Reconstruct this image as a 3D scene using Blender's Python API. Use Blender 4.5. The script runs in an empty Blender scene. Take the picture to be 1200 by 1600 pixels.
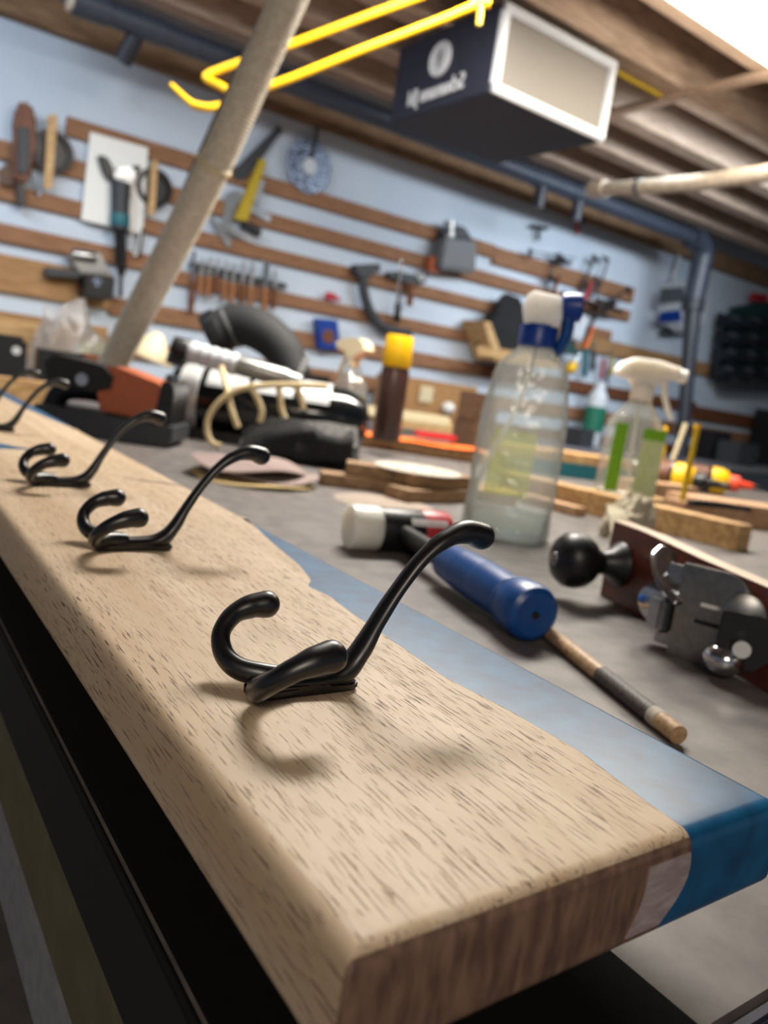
import bpy, bmesh, math, random
from mathutils import Vector, Matrix, Euler, noise
random.seed(7)
C = bpy.context.scene.collection
S = bpy.context.scene
V = Vector

# ------------------------------------------------------------------ camera
CAM = V((0.0, 0.0, 0.10))                # origin: front-left line of the coat-rack board, z = 0 at its top face
FPX = 1221.5
RX = V((0.8166, -0.5590, 0.1437)); RY = V((0.0248, -0.2144, -0.9764))   # image right, image down
RX.normalize(); RY = (RY - RX * RY.dot(RX)).normalized(); RZ = RX.cross(RY)
if RZ.y < 0: RZ = -RZ
cam_d = bpy.data.cameras.new('camera'); cam = bpy.data.objects.new('camera', cam_d); C.objects.link(cam)
cam.matrix_world = Matrix(((RX.x, -RY.x, -RZ.x, CAM.x), (RX.y, -RY.y, -RZ.y, CAM.y), (RX.z, -RY.z, -RZ.z, CAM.z), (0, 0, 0, 1)))
cam_d.sensor_fit = 'VERTICAL'; cam_d.sensor_height = 36.0; cam_d.lens = FPX / 1600 * 36.0
cam_d.clip_start = 0.01; cam_d.clip_end = 60
cam_d.dof.use_dof = True; cam_d.dof.focus_distance = 0.255; cam_d.dof.aperture_fstop = 11.0
S.camera = cam

# ------------------------------------------------------------------ world, light, exposure
S.view_settings.view_transform = 'Standard'; S.view_settings.look = 'None'
S.view_settings.exposure = 0.0; S.view_settings.gamma = 1.0; S.view_settings.use_curve_mapping = False
wd = bpy.data.worlds.new('world'); S.world = wd; wd.use_nodes = True
wd.node_tree.nodes['Background'].inputs[0].default_value = (0.80, 0.86, 1.0, 1)
wd.node_tree.nodes['Background'].inputs[1].default_value = 0.17
PANEL_STRENGTH = 26.0

def area(name, loc, target, sx, sy, power, col):
    l = bpy.data.lights.new(name, 'AREA'); l.shape = 'RECTANGLE'; l.size = sx; l.size_y = sy; l.energy = power; l.color = col
    o = bpy.data.objects.new(name, l); C.objects.link(o); o.location = loc
    o.rotation_euler = (V(target) - V(loc)).to_track_quat('-Z', 'Y').to_euler(); return o
area('ceiling_light_main', (.95, 1.22, 1.10), (.95, 1.22, 0), .60, .30, 44, (1.0, .945, .86))
area('ceiling_light_cool', (-0.2, 1.9, 1.08), (0.6, 2.95, 0.2), 1.4, 0.12, 8.5, (0.78, 0.89, 1.0)).data.spread = math.radians(125)  # unseen cool lamp, added to brighten the left of the back wall
area('ceiling_light_wall', (2.9, 1.7, 1.08), (2.9, 2.95, 0.2), 1.4, 0.12, 13, (0.80, 0.90, 1.0)).data.spread = math.radians(125)  # unseen lamp, added to brighten the right of the back wall
area('ceiling_light_rear', (-0.9, -1.2, 1.08), (0.3, 0.4, 0.0), 0.6, 0.3, 15, (1.0, 0.88, 0.74))  # unseen lamp behind the camera, added as front fill

# ------------------------------------------------------------------ pixel rays (1200 x 1600 frame) onto real planes
def ray(u, v): return RX * (u - 600) + RY * (v - 800) + RZ * FPX
def az(u, v, z): d = ray(u, v); return CAM + d * ((z - CAM.z) / d.z)
def ay(u, v, y): d = ray(u, v); return CAM + d * ((y - CAM.y) / d.y)
def ax(u, v, x): d = ray(u, v); return CAM + d * ((x - CAM.x) / d.x)
def ad(u, v, dep): return CAM + ray(u, v) * (dep / FPX)
BZ = -0.056                                # bench top
WY = 2.99                                  # back wall face
def wl(u, v, off=0.03): return ay(u, v, WY - off)

# ------------------------------------------------------------------ materials
def lin(c):
    return tuple((x / 255 / 12.92) if x / 255 <= 0.04045 else ((x / 255 + 0.055) / 1.055) ** 2.4 for x in c)
def mat(name, rgb, rough=0.5, metal=0.0, var=0.12, scale=30.0, stretch=(1, 1, 1), bump=0.0, coat=0.0, trans=0.0, spec=0.5, rgb2=None, emit=0.0, sss=0.0, lo=0.35, hi=0.65):
    m = bpy.data.materials.new(name); m.use_nodes = True; n = m.node_tree.nodes; L = m.node_tree.links
    b = n['Principled BSDF']; c = lin(rgb)
    b.inputs['Roughness'].default_value = rough; b.inputs['Metallic'].default_value = metal
    b.inputs['Coat Weight'].default_value = coat; b.inputs['Transmission Weight'].default_value = trans
    b.inputs['Specular IOR Level'].default_value = spec
    tc = n.new('ShaderNodeTexCoord'); mp = n.new('ShaderNodeMapping'); nz = n.new('ShaderNodeTexNoise'); cr = n.new('ShaderNodeValToRGB')
    mp.inputs['Scale'].default_value = [s * scale for s in stretch]; nz.inputs['Detail'].default_value = 5
    L.new(tc.outputs['Object'], mp.inputs[0]); L.new(mp.outputs[0], nz.inputs['Vector']); L.new(nz.outputs['Fac'], cr.inputs[0])
    c2 = lin(rgb2) if rgb2 else tuple(x * (1 - var) for x in c)
    c1 = c if rgb2 else tuple(min(1, x * (1 + var)) for x in c)
    cr.color_ramp.elements[0].position = lo; cr.color_ramp.elements[1].position = hi
    cr.color_ramp.elements[0].color = (*c2, 1); cr.color_ramp.elements[1].color = (*c1, 1)
    L.new(cr.outputs[0], b.inputs['Base Color'])
    if bump:
        bp = n.new('ShaderNodeBump'); bp.inputs['Strength'].default_value = bump; bp.inputs['Distance'].default_value = 0.002
        L.new(nz.outputs['Fac'], bp.inputs['Height']); L.new(bp.outputs[0], b.inputs['Normal'])
    if sss:
        b.inputs['Subsurface Weight'].default_value = sss; b.inputs['Subsurface Radius'].default_value = (1, .9, .8); b.inputs['Subsurface Scale'].default_value = 0.02
    if emit:
        b.inputs['Emission Color'].default_value = (*c, 1); b.inputs['Emission Strength'].default_value = emit
    return m
def clear_plastic(name, tint, haze=0.12, bump=0.3, rough=0.12, scale=18, dcol=(225, 225, 220)):
    m = bpy.data.materials.new(name); m.use_nodes = True; n = m.node_tree.nodes; L = m.node_tree.links
    for x in list(n): n.remove(x)
    out = n.new('ShaderNodeOutputMaterial'); tr = n.new('ShaderNodeBsdfTransparent'); gl = n.new('ShaderNodeBsdfGlossy')
    df = n.new('ShaderNodeBsdfDiffuse'); tl = n.new('ShaderNodeBsdfTranslucent'); lw = n.new('ShaderNodeLayerWeight'); mx = n.new('ShaderNodeMixShader'); m2 = n.new('ShaderNodeMixShader'); m3 = n.new('ShaderNodeMixShader')
    tc = n.new('ShaderNodeTexCoord'); nz = n.new('ShaderNodeTexNoise'); bp = n.new('ShaderNodeBump')
    nz.inputs['Scale'].default_value = scale; nz.inputs['Detail'].default_value = 4; bp.inputs['Strength'].default_value = bump; bp.inputs['Distance'].default_value = 0.01
    L.new(tc.outputs['Object'], nz.inputs['Vector']); L.new(nz.outputs['Fac'], bp.inputs['Height'])
    tr.inputs[0].default_value = (*lin(tint), 1); gl.inputs[1].default_value = rough; gl.inputs[0].default_value = (1, 1, 1, 1)
    df.inputs[0].default_value = (*lin(dcol), 1); tl.inputs[0].default_value = (*lin(dcol), 1)
    L.new(bp.outputs[0], gl.inputs['Normal']); L.new(bp.outputs[0], lw.inputs['Normal']); lw.inputs['Blend'].default_value = 0.18
    ad_ = n.new('ShaderNodeMixShader'); ad_.inputs[0].default_value = 0.5; L.new(df.outputs[0], ad_.inputs[1]); L.new(tl.outputs[0], ad_.inputs[2])
    m2.inputs[0].default_value = haze; L.new(tr.outputs[0], m2.inputs[1]); L.new(ad_.outputs[0], m2.inputs[2])
    mth = n.new('ShaderNodeMath'); mth.operation = 'MULTIPLY_ADD'; mth.inputs[1].default_value = 0.8; mth.inputs[2].default_value = 0.05
    L.new(lw.outputs['Fresnel'], mth.inputs[0])
    L.new(mth.outputs[0], mx.inputs[0]); L.new(m2.outputs[0], mx.inputs[1]); L.new(gl.outputs[0], mx.inputs[2])
    L.new(mx.outputs[0], out.inputs[0]); return m
def oak(name, base, dark, pore):
    m = bpy.data.materials.new(name); m.use_nodes = True; n = m.node_tree.nodes; L = m.node_tree.links; b = n['Principled BSDF']
    tc = n.new('ShaderNodeTexCoord')
    def nz(sc, detail, dist=0.0):
        mp = n.new('ShaderNodeMapping'); mp.inputs['Scale'].default_value = sc; t = n.new('ShaderNodeTexNoise'); t.inputs['Scale'].default_value = 1.0
        t.inputs['Detail'].default_value = detail; t.inputs['Distortion'].default_value = dist
        L.new(tc.outputs['Object'], mp.inputs[0]); L.new(mp.outputs[0], t.inputs['Vector']); return t
    def ramp(t, p0, p1, c0, c1):
        r = n.new('ShaderNodeValToRGB'); r.color_ramp.elements[0].position = p0; r.color_ramp.elements[1].position = p1
        r.color_ramp.elements[0].color = (*c0, 1); r.color_ramp.elements[1].color = (*c1, 1); L.new(t.outputs['Fac'], r.inputs[0]); return r
    band = ramp(nz((75, 4, 40), 4, 0.6), 0.32, 0.68, lin(dark), lin(base))
    po = ramp(nz((1750, 92, 1750), 2), 0.59, 0.66, (0, 0, 0), (1, 1, 1))
    dens = ramp(nz((30, 6, 30), 2), 0.35, 0.6, (.35, .35, .35), (1, 1, 1))
    mul = n.new('ShaderNodeMix'); mul.data_type = 'RGBA'; mul.blend_type = 'MULTIPLY'; mul.inputs[0].default_value = 1
    L.new(po.outputs[0], mul.inputs[6]); L.new(dens.outputs[0], mul.inputs[7])
    mx = n.new('ShaderNodeMix'); mx.data_type = 'RGBA'; L.new(mul.outputs[2], mx.inputs[0]); L.new(band.outputs[0], mx.inputs[6]); mx.inputs[7].default_value = (*lin(pore), 1)
    L.new(mx.outputs[2], b.inputs['Base Color']); b.inputs['Roughness'].default_value = 0.5; b.inputs['Specular IOR Level'].default_value = 0.35
    bp = n.new('ShaderNodeBump'); bp.invert = True; bp.inputs['Strength'].default_value = 0.5; bp.inputs['Distance'].default_value = 0.0006
    L.new(mul.outputs[2], bp.inputs['Height']); L.new(bp.outputs[0], b.inputs['Normal']); return m

M = {}
M['oak'] = oak('oak', (208, 187, 160), (186, 160, 129), (110, 82, 58))
M['oak_end'] = mat('oak_end', (140, 108, 88), 0.55, scale=60, stretch=(1, 1, .25), rgb2=(98, 74, 62))
M['sapwood'] = mat('sapwood', (176, 160, 158), 0.5, scale=80, stretch=(.3, 1, 1), rgb2=(150, 134, 134))
M['resin'] = mat('resin', (12, 96, 142), 0.38, scale=16, rgb2=(4, 66, 106), spec=0.6, lo=.3, hi=.7)
M['black_metal'] = mat('black_metal', (12, 12, 15), 0.36, metal=0.0, scale=80, spec=0.7)
M['bench'] = mat('bench', (112, 106, 103), 0.5, scale=9, rgb2=(88, 83, 82), bump=0.05)
M['mat_black'] = mat('mat_black', (9, 9, 10), .85, spec=.2)  # near-black, painted shade for the gap under the board
M['bench_edge'] = mat('bench_edge', (10, 10, 12), 0.75)
M['olive'] = mat('olive', (88, 84, 60), 0.7, scale=12)
M['grey_paint'] = mat('grey_paint', (128, 128, 134), 0.6)
M['wall'] = None
M['slat'] = mat('slat', (160, 118, 88), 0.7, scale=5, stretch=(.5, 3, 12), rgb2=(122, 88, 64), spec=.2)
M['slat_pale'] = mat('slat_pale', (178, 140, 98), 0.7, scale=5, stretch=(.5, 3, 12), rgb2=(138, 102, 68), spec=.2)
M['slat_dark'] = mat('slat_dark', (124, 78, 52), 0.7, scale=5, stretch=(.5, 3, 12), rgb2=(88, 54, 38), spec=.2)
M['joist'] = mat('joist', (208, 184, 164), 0.75, scale=4, stretch=(.6, 6, 8), rgb2=(168, 144, 124), spec=.2)
M['deck'] = mat('deck', (164, 154, 158), 0.8, scale=3, rgb2=(122, 112, 114), spec=.2)
M['plate'] = mat('plate', (150, 120, 92), 0.75, scale=4, stretch=(.5, 4, 8), rgb2=(108, 84, 62), spec=.2)
M['floor'] = mat('floor', (110, 104, 98), 0.7, scale=5)
M['pine'] = mat('pine', (206, 172, 122), 0.6, scale=20, stretch=(1, .15, 1), rgb2=(172, 132, 84))
M['pine_x'] = mat('pine_x', (200, 164, 112), 0.6, scale=20, stretch=(.15, 1, 1), rgb2=(164, 124, 78))
M['beech'] = mat('beech', (190, 156, 122), 0.6, scale=20, stretch=(.15, 1, 1), rgb2=(160, 118, 84))
M['offcut'] = mat('offcut', (164, 132, 98), 0.65, scale=20, stretch=(.2, 1, 1), rgb2=(124, 96, 68))
M['walnut'] = mat('walnut', (104, 76, 54), 0.6, scale=20, stretch=(.2, 1, 1), rgb2=(74, 50, 36))
M['dowel'] = mat('dowel', (196, 164, 124), 0.5, scale=60, rgb2=(160, 124, 88))
M['black'] = mat('black', (16, 16, 18), 0.42)
M['black_gloss'] = mat('black_gloss', (10, 14, 16), 0.14, spec=.7)
M['black_matte'] = mat('black_matte', (26, 26, 28), 0.75, scale=60, bump=.2)
M['black_cloth'] = mat('black_cloth', (34, 34, 36), 0.9, scale=40, rgb2=(18, 18, 20), bump=.4)
M['grey_cloth'] = mat('grey_cloth', (108, 106, 104), 0.9, scale=25, rgb2=(72, 70, 70), bump=.4)
M['charcoal'] = mat('charcoal', (52, 54, 58), 0.55)
M['navy'] = mat('navy', (38, 42, 58), 0.6, scale=6)
M['white'] = mat('white', (232, 232, 228), 0.45, var=.03)
M['cream'] = mat('cream', (206, 192, 158), 0.55, var=.05)
M['white_frame'] = mat('white_frame', (204, 208, 214), 0.4, var=.03)
M['filter'] = None
M['blue'] = mat('blue', (5, 70, 138), 0.36, var=.08)
M['blue_dark'] = mat('blue_dark', (16, 60, 146), 0.35, var=.08)
M['red'] = mat('red', (176, 34, 44), 0.4)
M['orange'] = mat('orange', (176, 92, 54), 0.5)
M['orange_bright'] = mat('orange_bright', (240, 112, 40), 0.6, scale=15)
M['red_orange'] = mat('red_orange', (226, 74, 44), 0.4)
M['yellow'] = mat('yellow', (244, 190, 8), 0.4, var=.05)
M['yellow_dull'] = mat('yellow_dull', (186, 158, 26), 0.5)
M['steel'] = mat('steel', (178, 180, 182), 0.3, metal=1.0, scale=40, stretch=(.2, 1, 1))
M['steel_dark'] = mat('steel_dark', (150, 150, 148), 0.36, metal=1.0, scale=40)
M['chrome'] = mat('chrome', (214, 216, 218), 0.14, metal=1.0, var=.02)
M['silver'] = mat('silver', (206, 208, 208), 0.3, metal=.3, var=.05)
M['mahogany'] = mat('mahogany', (112, 50, 32), 0.42, scale=25, stretch=(.3, 1, 1), rgb2=(78, 32, 22), coat=.2)
M['pale_steel'] = mat('pale_steel', (196, 178, 160), 0.4, metal=.4, scale=40, stretch=(.2, 1, 1))
M['pvc'] = mat('pvc', (58, 65, 78), 0.4, scale=8)
M['pvc_dark'] = mat('pvc_dark', (42, 46, 56), 0.45, scale=8)
M['beige_pipe'] = mat('beige_pipe', (206, 192, 172), 0.45, scale=8)
M['hose'] = mat('hose', (206, 198, 180), 0.5, scale=20)
M['cable_cream'] = mat('cable_cream', (212, 190, 146), 0.5)
M['grey_tape'] = mat('grey_tape', (92, 92, 94), 0.45)
M['clear'] = clear_plastic('clear', (240, 244, 244), haze=.26, bump=1.0, scale=26, rough=.16)
M['clear_small'] = clear_plastic('clear_small', (238, 240, 236), haze=.22, bump=.12)
M['milky'] = mat('milky', (232, 230, 222), 0.35, var=.03, sss=.7)
M['white_soft'] = mat('white_soft', (240, 240, 236), 0.35, var=.03, sss=.7)
M['water'] = clear_plastic('water', (228, 234, 232), haze=.06, bump=.02)
M['label_film'] = clear_plastic('label_film', (226, 232, 150), haze=.45, bump=.1, dcol=(222, 224, 140))
M['label_olive'] = mat('label_olive', (196, 204, 128), 0.5, scale=14, rgb2=(176, 184, 112))
M['green'] = mat('green', (112, 176, 20), 0.45)
M['green_pale'] = mat('green_pale', (176, 206, 134), 0.5, scale=40, rgb2=(206, 218, 190))
M['green_dark'] = mat('green_dark', (26, 108, 84), 0.5)
M['teal'] = mat('teal', (24, 96, 106), 0.5)
M['rag'] = mat('rag', (188, 178, 156), 0.9, scale=60, rgb2=(158, 148, 126), bump=.4)
M['disc_paper'] = mat('disc_paper', (190, 182, 168), 0.85, scale=90, rgb2=(172, 164, 150))
M['disc_pink'] = mat('disc_pink', (150, 132, 126), 0.9, scale=90, rgb2=(122, 106, 102))
M['disc_buff'] = mat('disc_buff', (196, 172, 122), 0.9, scale=90)
M['dust'] = mat('dust', (150, 136, 124), 0.9, scale=60)
M['brown_can'] = mat('brown_can', (66, 42, 36), 0.28, scale=30, spec=.6)
M['grey_label'] = mat('grey_label', (96, 88, 84), 0.6, scale=240, stretch=(1, 1, 1), rgb2=(40, 36, 36), lo=.46, hi=.54)
M['leather'] = mat('leather', (120, 70, 40), 0.55, scale=14, rgb2=(84, 46, 28))
M['handle_wood'] = mat('handle_wood', (150, 96, 54), 0.5, scale=40)
M['violet_steel'] = mat('violet_steel', (150, 164, 188), 0.4, metal=.4, scale=18, rgb2=(18, 24, 38), lo=.46, hi=.54)
M['bin_black'] = mat('bin_black', (26, 32, 40), 0.45)
M['bin_green'] = mat('bin_green', (30, 66, 64), 0.55)
M['meter_grey'] = mat('meter_grey', (204, 208, 214), 0.5, var=.04)
M['meter_dark'] = mat('meter_dark', (96, 102, 112), 0.3)
M['cardboard'] = mat('cardboard', (158, 118, 74), 0.8, scale=10)
M['bag_film'] = clear_plastic('bag_film', (236, 228, 224), haze=.35, bump=.9, scale=30)

def wall_mat():
    m = bpy.data.materials.new('painted_wall'); m.use_nodes = True; n = m.node_tree.nodes; L = m.node_tree.links; b = n['Principled BSDF']
    tc = n.new('ShaderNodeTexCoord'); sp = n.new('ShaderNodeSeparateXYZ'); L.new(tc.outputs['Object'], sp.inputs[0])
    nz = n.new('ShaderNodeTexNoise'); nz.inputs['Scale'].default_value = 1.6; nz.inputs['Detail'].default_value = 6; L.new(tc.outputs['Object'], nz.inputs['Vector'])
    r = n.new('ShaderNodeValToRGB'); r.color_ramp.elements[0].position = .3; r.color_ramp.elements[1].position = .7
    r.color_ramp.elements[0].color = (*lin((186, 200, 216)), 1); r.color_ramp.elements[1].color = (*lin((206, 216, 228)), 1); L.new(nz.outputs['Fac'], r.inputs[0])
    # the paint stops on the right in an uneven edge; bare render beyond it
    zz = n.new('ShaderNodeMath'); zz.operation = 'MULTIPLY_ADD'; zz.inputs[1].default_value = -0.55; zz.inputs[2].default_value = 0.35; L.new(sp.outputs[2], zz.inputs[0])
    zp = n.new('ShaderNodeMath'); zp.operation = 'MAXIMUM'; zp.inputs[1].default_value = -0.30; L.new(zz.outputs[0], zp.inputs[0])
    ad_ = n.new('ShaderNodeMath'); ad_.operation = 'MULTIPLY_ADD'; ad_.inputs[1].default_value = 0.25; L.new(nz.outputs['Fac'], ad_.inputs[0]); L.new(sp.outputs[0], ad_.inputs[2])
    sb = n.new('ShaderNodeMath'); sb.operation = 'SUBTRACT'; L.new(ad_.outputs[0], sb.inputs[0]); L.new(zp.outputs[0], sb.inputs[1])
    st = n.new('ShaderNodeMapRange'); st.inputs[1].default_value = 3.98; st.inputs[2].default_value = 4.06; L.new(sb.outputs[0], st.inputs[0])
    lowz = n.new('ShaderNodeMapRange'); lowz.inputs[1].default_value = 0.40; lowz.inputs[2].default_value = 0.44; L.new(sp.outputs[2], lowz.inputs[0])
    mu = n.new('ShaderNodeMath'); mu.operation = 'MULTIPLY'; L.new(st.outputs[0], mu.inputs[0]); L.new(lowz.outputs[0], mu.inputs[1])
    mx = n.new('ShaderNodeMix'); mx.data_type = 'RGBA'; L.new(mu.outputs[0], mx.inputs[0]); L.new(r.outputs[0], mx.inputs[6]); mx.inputs[7].default_value = (*lin((150, 138, 124)), 1)
    L.new(mx.outputs[2], b.inputs['Base Color']); b.inputs['Roughness'].default_value = .7; b.inputs['Specular IOR Level'].default_value = .2
    return m
M['wall'] = wall_mat()
def filter_mat():
    m = bpy.data.materials.new('filter_mesh'); m.use_nodes = True; n = m.node_tree.nodes; L = m.node_tree.links; b = n['Principled BSDF']
    tc = n.new('ShaderNodeTexCoord'); wv = n.new('ShaderNodeTexWave'); wv.inputs['Scale'].default_value = 60; wv.bands_direction = 'X'; L.new(tc.outputs['Object'], wv.inputs['Vector'])
    r = n.new('ShaderNodeValToRGB'); r.color_ramp.elements[0].color = (*lin((104, 100, 94)), 1); r.color_ramp.elements[1].color = (*lin((134, 128, 120)), 1)
    L.new(wv.outputs['Fac'], r.inputs[0]); L.new(r.outputs[0], b.inputs['Base Color']); b.inputs['Roughness'].default_value = .7
    return m
M['filter'] = filter_mat()

# ------------------------------------------------------------------ mesh builder
def catmull(P, per=8):
    P = [V(p) for p in P]; out = []
    for i in range(len(P) - 1):
        a = P[i - 1] if i else P[0] * 2 - P[1]; b, c = P[i], P[i + 1]; d = P[i + 2] if i + 2 < len(P) else P[-1] * 2 - P[-2]
        for k in range(per):
            t = k / per; out.append(0.5 * ((2 * b) + (c - a) * t + (2 * a - 5 * b + 4 * c - d) * t * t + (3 * b - a - 3 * c + d) * t ** 3))
    out.append(P[-1].copy()); return out
def interp(vals, n):
    out = []
    for i in range(n):
        t = i / (n - 1) * (len(vals) - 1); k = min(int(t), len(vals) - 2); f = t - k
        f = f * f * (3 - 2 * f); out.append(vals[k] * (1 - f) + vals[k + 1] * f)
    return out
class MB:
    def __init__(s): s.v = []; s.f = []; s.mi = []
    def add(s, verts, faces, mi=0):
        o = len(s.v); s.v += [V(p) for p in verts]; s.f += [[i + o for i in f] for f in faces]; s.mi += [mi] * len(faces); return s
    def addbm(s, bm, mi=0):
        bm.verts.index_update(); s.add([v.co.copy() for v in bm.verts], [[v.index for v in f.verts] for f in bm.faces], mi); bm.free(); return s
    def box(s, c, size, rot=(0, 0, 0), bev=0.0, mi=0, seg=2):
        bm = bmesh.new(); bmesh.ops.create_cube(bm, size=1.0)
        R = rot if isinstance(rot, Matrix) else Euler(rot).to_matrix().to_4x4()
        bmesh.ops.transform(bm, matrix=Matrix.Diagonal((*size, 1)), verts=bm.verts)
        if bev: bmesh.ops.bevel(bm, geom=bm.edges[:], offset=min(bev, min(size) * .49), segments=seg, affect='EDGES')
        bmesh.ops.transform(bm, matrix=Matrix.Translation(V(c)) @ R, verts=bm.verts)
        return s.addbm(bm, mi)
    def rings(s, R, caps=True, closed=False, mi=0):
        n = len(R[0]); vs = [p for r in R for p in r]; F = []
        for i in range(len(R) - (0 if closed else 1)):
            j = (i + 1) % len(R)
            for k in range(n): F.append([i * n + k, i * n + (k + 1) % n, j * n + (k + 1) % n, j * n + k])
        if caps and not closed: F.append(list(range(n))[::-1]); F.append([(len(R) - 1) * n + k for k in range(n)])
        return s.add(vs, F, mi)
    def frame(s, d):
        d = V(d).normalized(); a = V((0, 0, 1)) if abs(d.z) < .9 else V((1, 0, 0)); x = a.cross(d).normalized(); return x, d.cross(x)
    def lathe(s, prof, o=(0, 0, 0), d=(0, 0, 1), n=28, sx=1, sy=1, xax=None, mi=0):
        o = V(o); d = V(d).normalized(); x, y = s.frame(d)
        if xax: x = (V(xax) - d * V(xax).dot(d)).normalized(); y = d.cross(x)
        R = [[o + d * h + x * (r * sx * math.cos(6.28318 * k / n)) + y * (r * sy * math.sin(6.28318 * k / n)) for k in range(n)] for r, h in prof]
        return s.rings(R, mi=mi)
    def cyl(s, a, b, r, r2=None, n=20, mi=0, bev=0.0):
        a, b = V(a), V(b); L = (b - a).length; r2 = r if r2 is None else r2; e = bev
        prof = [(r, 0), (r2, L)] if not e else [(r - e, 0), (r - e * .3, e * .3), (r, e), (r2, L - e), (r2 - e * .3, L - e * .3), (r2 - e, L)]
        return s.lathe(prof, a, b - a, n, mi=mi)
    def ball(s, c, r, n=20, sc=(1, 1, 1), d=(0, 0, 1), mi=0):
        m = n // 2; prof = [(max(1e-4, r * math.sin(math.pi * i / m)), -r * math.cos(math.pi * i / m) * sc[2]) for i in range(m + 1)]
        return s.lathe(prof, c, d, n, sc[0], sc[1], mi=mi)
    def tube(s, P, rad, n=12, per=6, flat=None, up=None, round_ends=False, smooth=True, mi=0):
        Q = catmull(P, per) if smooth else [V(p) for p in P]; N = len(Q)
        rr = interp(rad, N) if isinstance(rad, (list, tuple)) else [rad] * N
        fl = interp(flat, N) if isinstance(flat, (list, tuple)) else [flat or 1.0] * N
        T = [(Q[min(i + 1, N - 1)] - Q[max(i - 1, 0)]).normalized() for i in range(N)]
        x = (V(up) if up else s.frame(T[0])[0]); R = []
        for i in range(N):
            x = (x - T[i] * x.dot(T[i])).normalized(); y = T[i].cross(x)
            R.append((Q[i], x.copy(), y, rr[i], fl[i]))
        rings = []
        def ring(q, x, y, r, f): return [q + x * (r * math.cos(6.28318 * k / n)) + y * (r * f * math.sin(6.28318 * k / n)) for k in range(n)]
        if round_ends:
            q, x, y, r, f = R[0]
            for a in (80, 60, 35, 15): rings.append(ring(q - T[0] * (r * f * math.sin(math.radians(a)) * round_ends), x, y, r * math.cos(math.radians(a)), f))
        for q in R: rings.append(ring(*q))
        if round_ends:
            q, x, y, r, f = R[-1]
            for a in (15, 35, 60, 80): rings.append(ring(q + T[-1] * (r * f * math.sin(math.radians(a)) * round_ends), x, y, r * math.cos(math.radians(a)), f))
        return s.rings(rings, mi=mi)
    def prism(s, poly, a, b, fr=None, bev=0.0, mi=0, seg=2):
        """poly in (p, q); extruded from a to b along r; fr = (origin, P axis, Q axis, R axis)"""
        bm = bmesh.new(); n = len(poly)
        lo = [bm.verts.new((p, q, a)) for p, q in poly]; hi = [bm.verts.new((p, q, b)) for p, q in poly]
        bm.faces.new(lo[::-1]); bm.faces.new(hi)
        for i in range(n): bm.faces.new((lo[i], lo[(i + 1) % n], hi[(i + 1) % n], hi[i]))
        if bev: bmesh.ops.bevel(bm, geom=bm.edges[:], offset=bev, segments=seg, affect='EDGES')
        if fr:
            o, X, Y, Z = [V(k) for k in fr]
            for v in bm.verts: v.co = o + X * v.co.x + Y * v.co.y + Z * v.co.z
        bmesh.ops.recalc_face_normals(bm, faces=bm.faces)
        return s.addbm(bm, mi)
    def warp(s, fn): s.v = [V(fn(p)) for p in s.v]; return s
    def build(s, name, mats, parent=None, world=False, ang=38):
        me = bpy.data.meshes.new(name); vs = s.v
        if world and parent is not None:
            inv = MW[parent.name].inverted(); vs = [inv @ p for p in vs]
        off = V((0, 0, 0))
        if parent is None:                                   # a one-mesh thing: origin at the middle of its foot
            lo = [min(p[i] for p in vs) for i in range(3)]; hi = [max(p[i] for p in vs) for i in range(3)]
            off = V(((lo[0] + hi[0]) / 2, (lo[1] + hi[1]) / 2, lo[2])); vs = [p - off for p in vs]
        me.from_pydata([tuple(p) for p in vs], [], s.f)
        for m in (mats if isinstance(mats, (list, tuple)) else [mats]): me.materials.append(M[m])
        me.polygons.foreach_set('material_index', s.mi); me.polygons.foreach_set('use_smooth', [True] * len(s.f))
        bm = bmesh.new(); bm.from_mesh(me); bmesh.ops.recalc_face_normals(bm, faces=bm.faces); bm.to_mesh(me); bm.free()
        me.set_sharp_from_angle(angle=math.radians(ang)); me.update()
        o = bpy.data.objects.new(name, me); C.objects.link(o); o.location = off
        if parent is not None: o.parent = parent; MW[o.name] = MW[parent.name].copy()
        else: MW[o.name] = Matrix.Translation(off)
        return o
MW = {}
def tag(o, label=None, cat=None, group=None, kind=None):
    for k, v in (('label', label), ('category', cat), ('group', group), ('kind', kind)):
        if v: o[k] = v
    return o
def thing(name, label, cat, loc=(0, 0, 0), rot=(0, 0, 0), group=None):
    o = bpy.data.objects.new(name, None); C.objects.link(o); o.empty_display_size = .02
    o.location = loc; o.rotation_euler = rot if not isinstance(rot, (int, float)) else (0, 0, rot)
    MW[o.name] = Matrix.Translation(V(loc)) @ o.rotation_euler.to_matrix().to_4x4()
    return tag(o, label, cat, group)
def dup(root, loc, rotz, label, group=None):
    r = root.copy(); C.objects.link(r); r.location = loc; r.rotation_euler = (0, 0, rotz); r['label'] = label
    if group: r['group'] = group
    for ch in [c for c in root.children]:
        c = ch.copy(); C.objects.link(c); c.parent = r
        for g in [k for k in ch.children]:
            d = g.copy(); C.objects.link(d); d.parent = c
    return r
def setting(name, mb, m): return tag(mb.build(name, m), kind='structure')
def B(c, size, **k): return MB().box(c, size, **k)
def bx(lo, hi, bev=0.0):                                    # box from two corners
    lo, hi = V(lo), V(hi); return MB().box((lo + hi) / 2, hi - lo, bev=bev)

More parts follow.
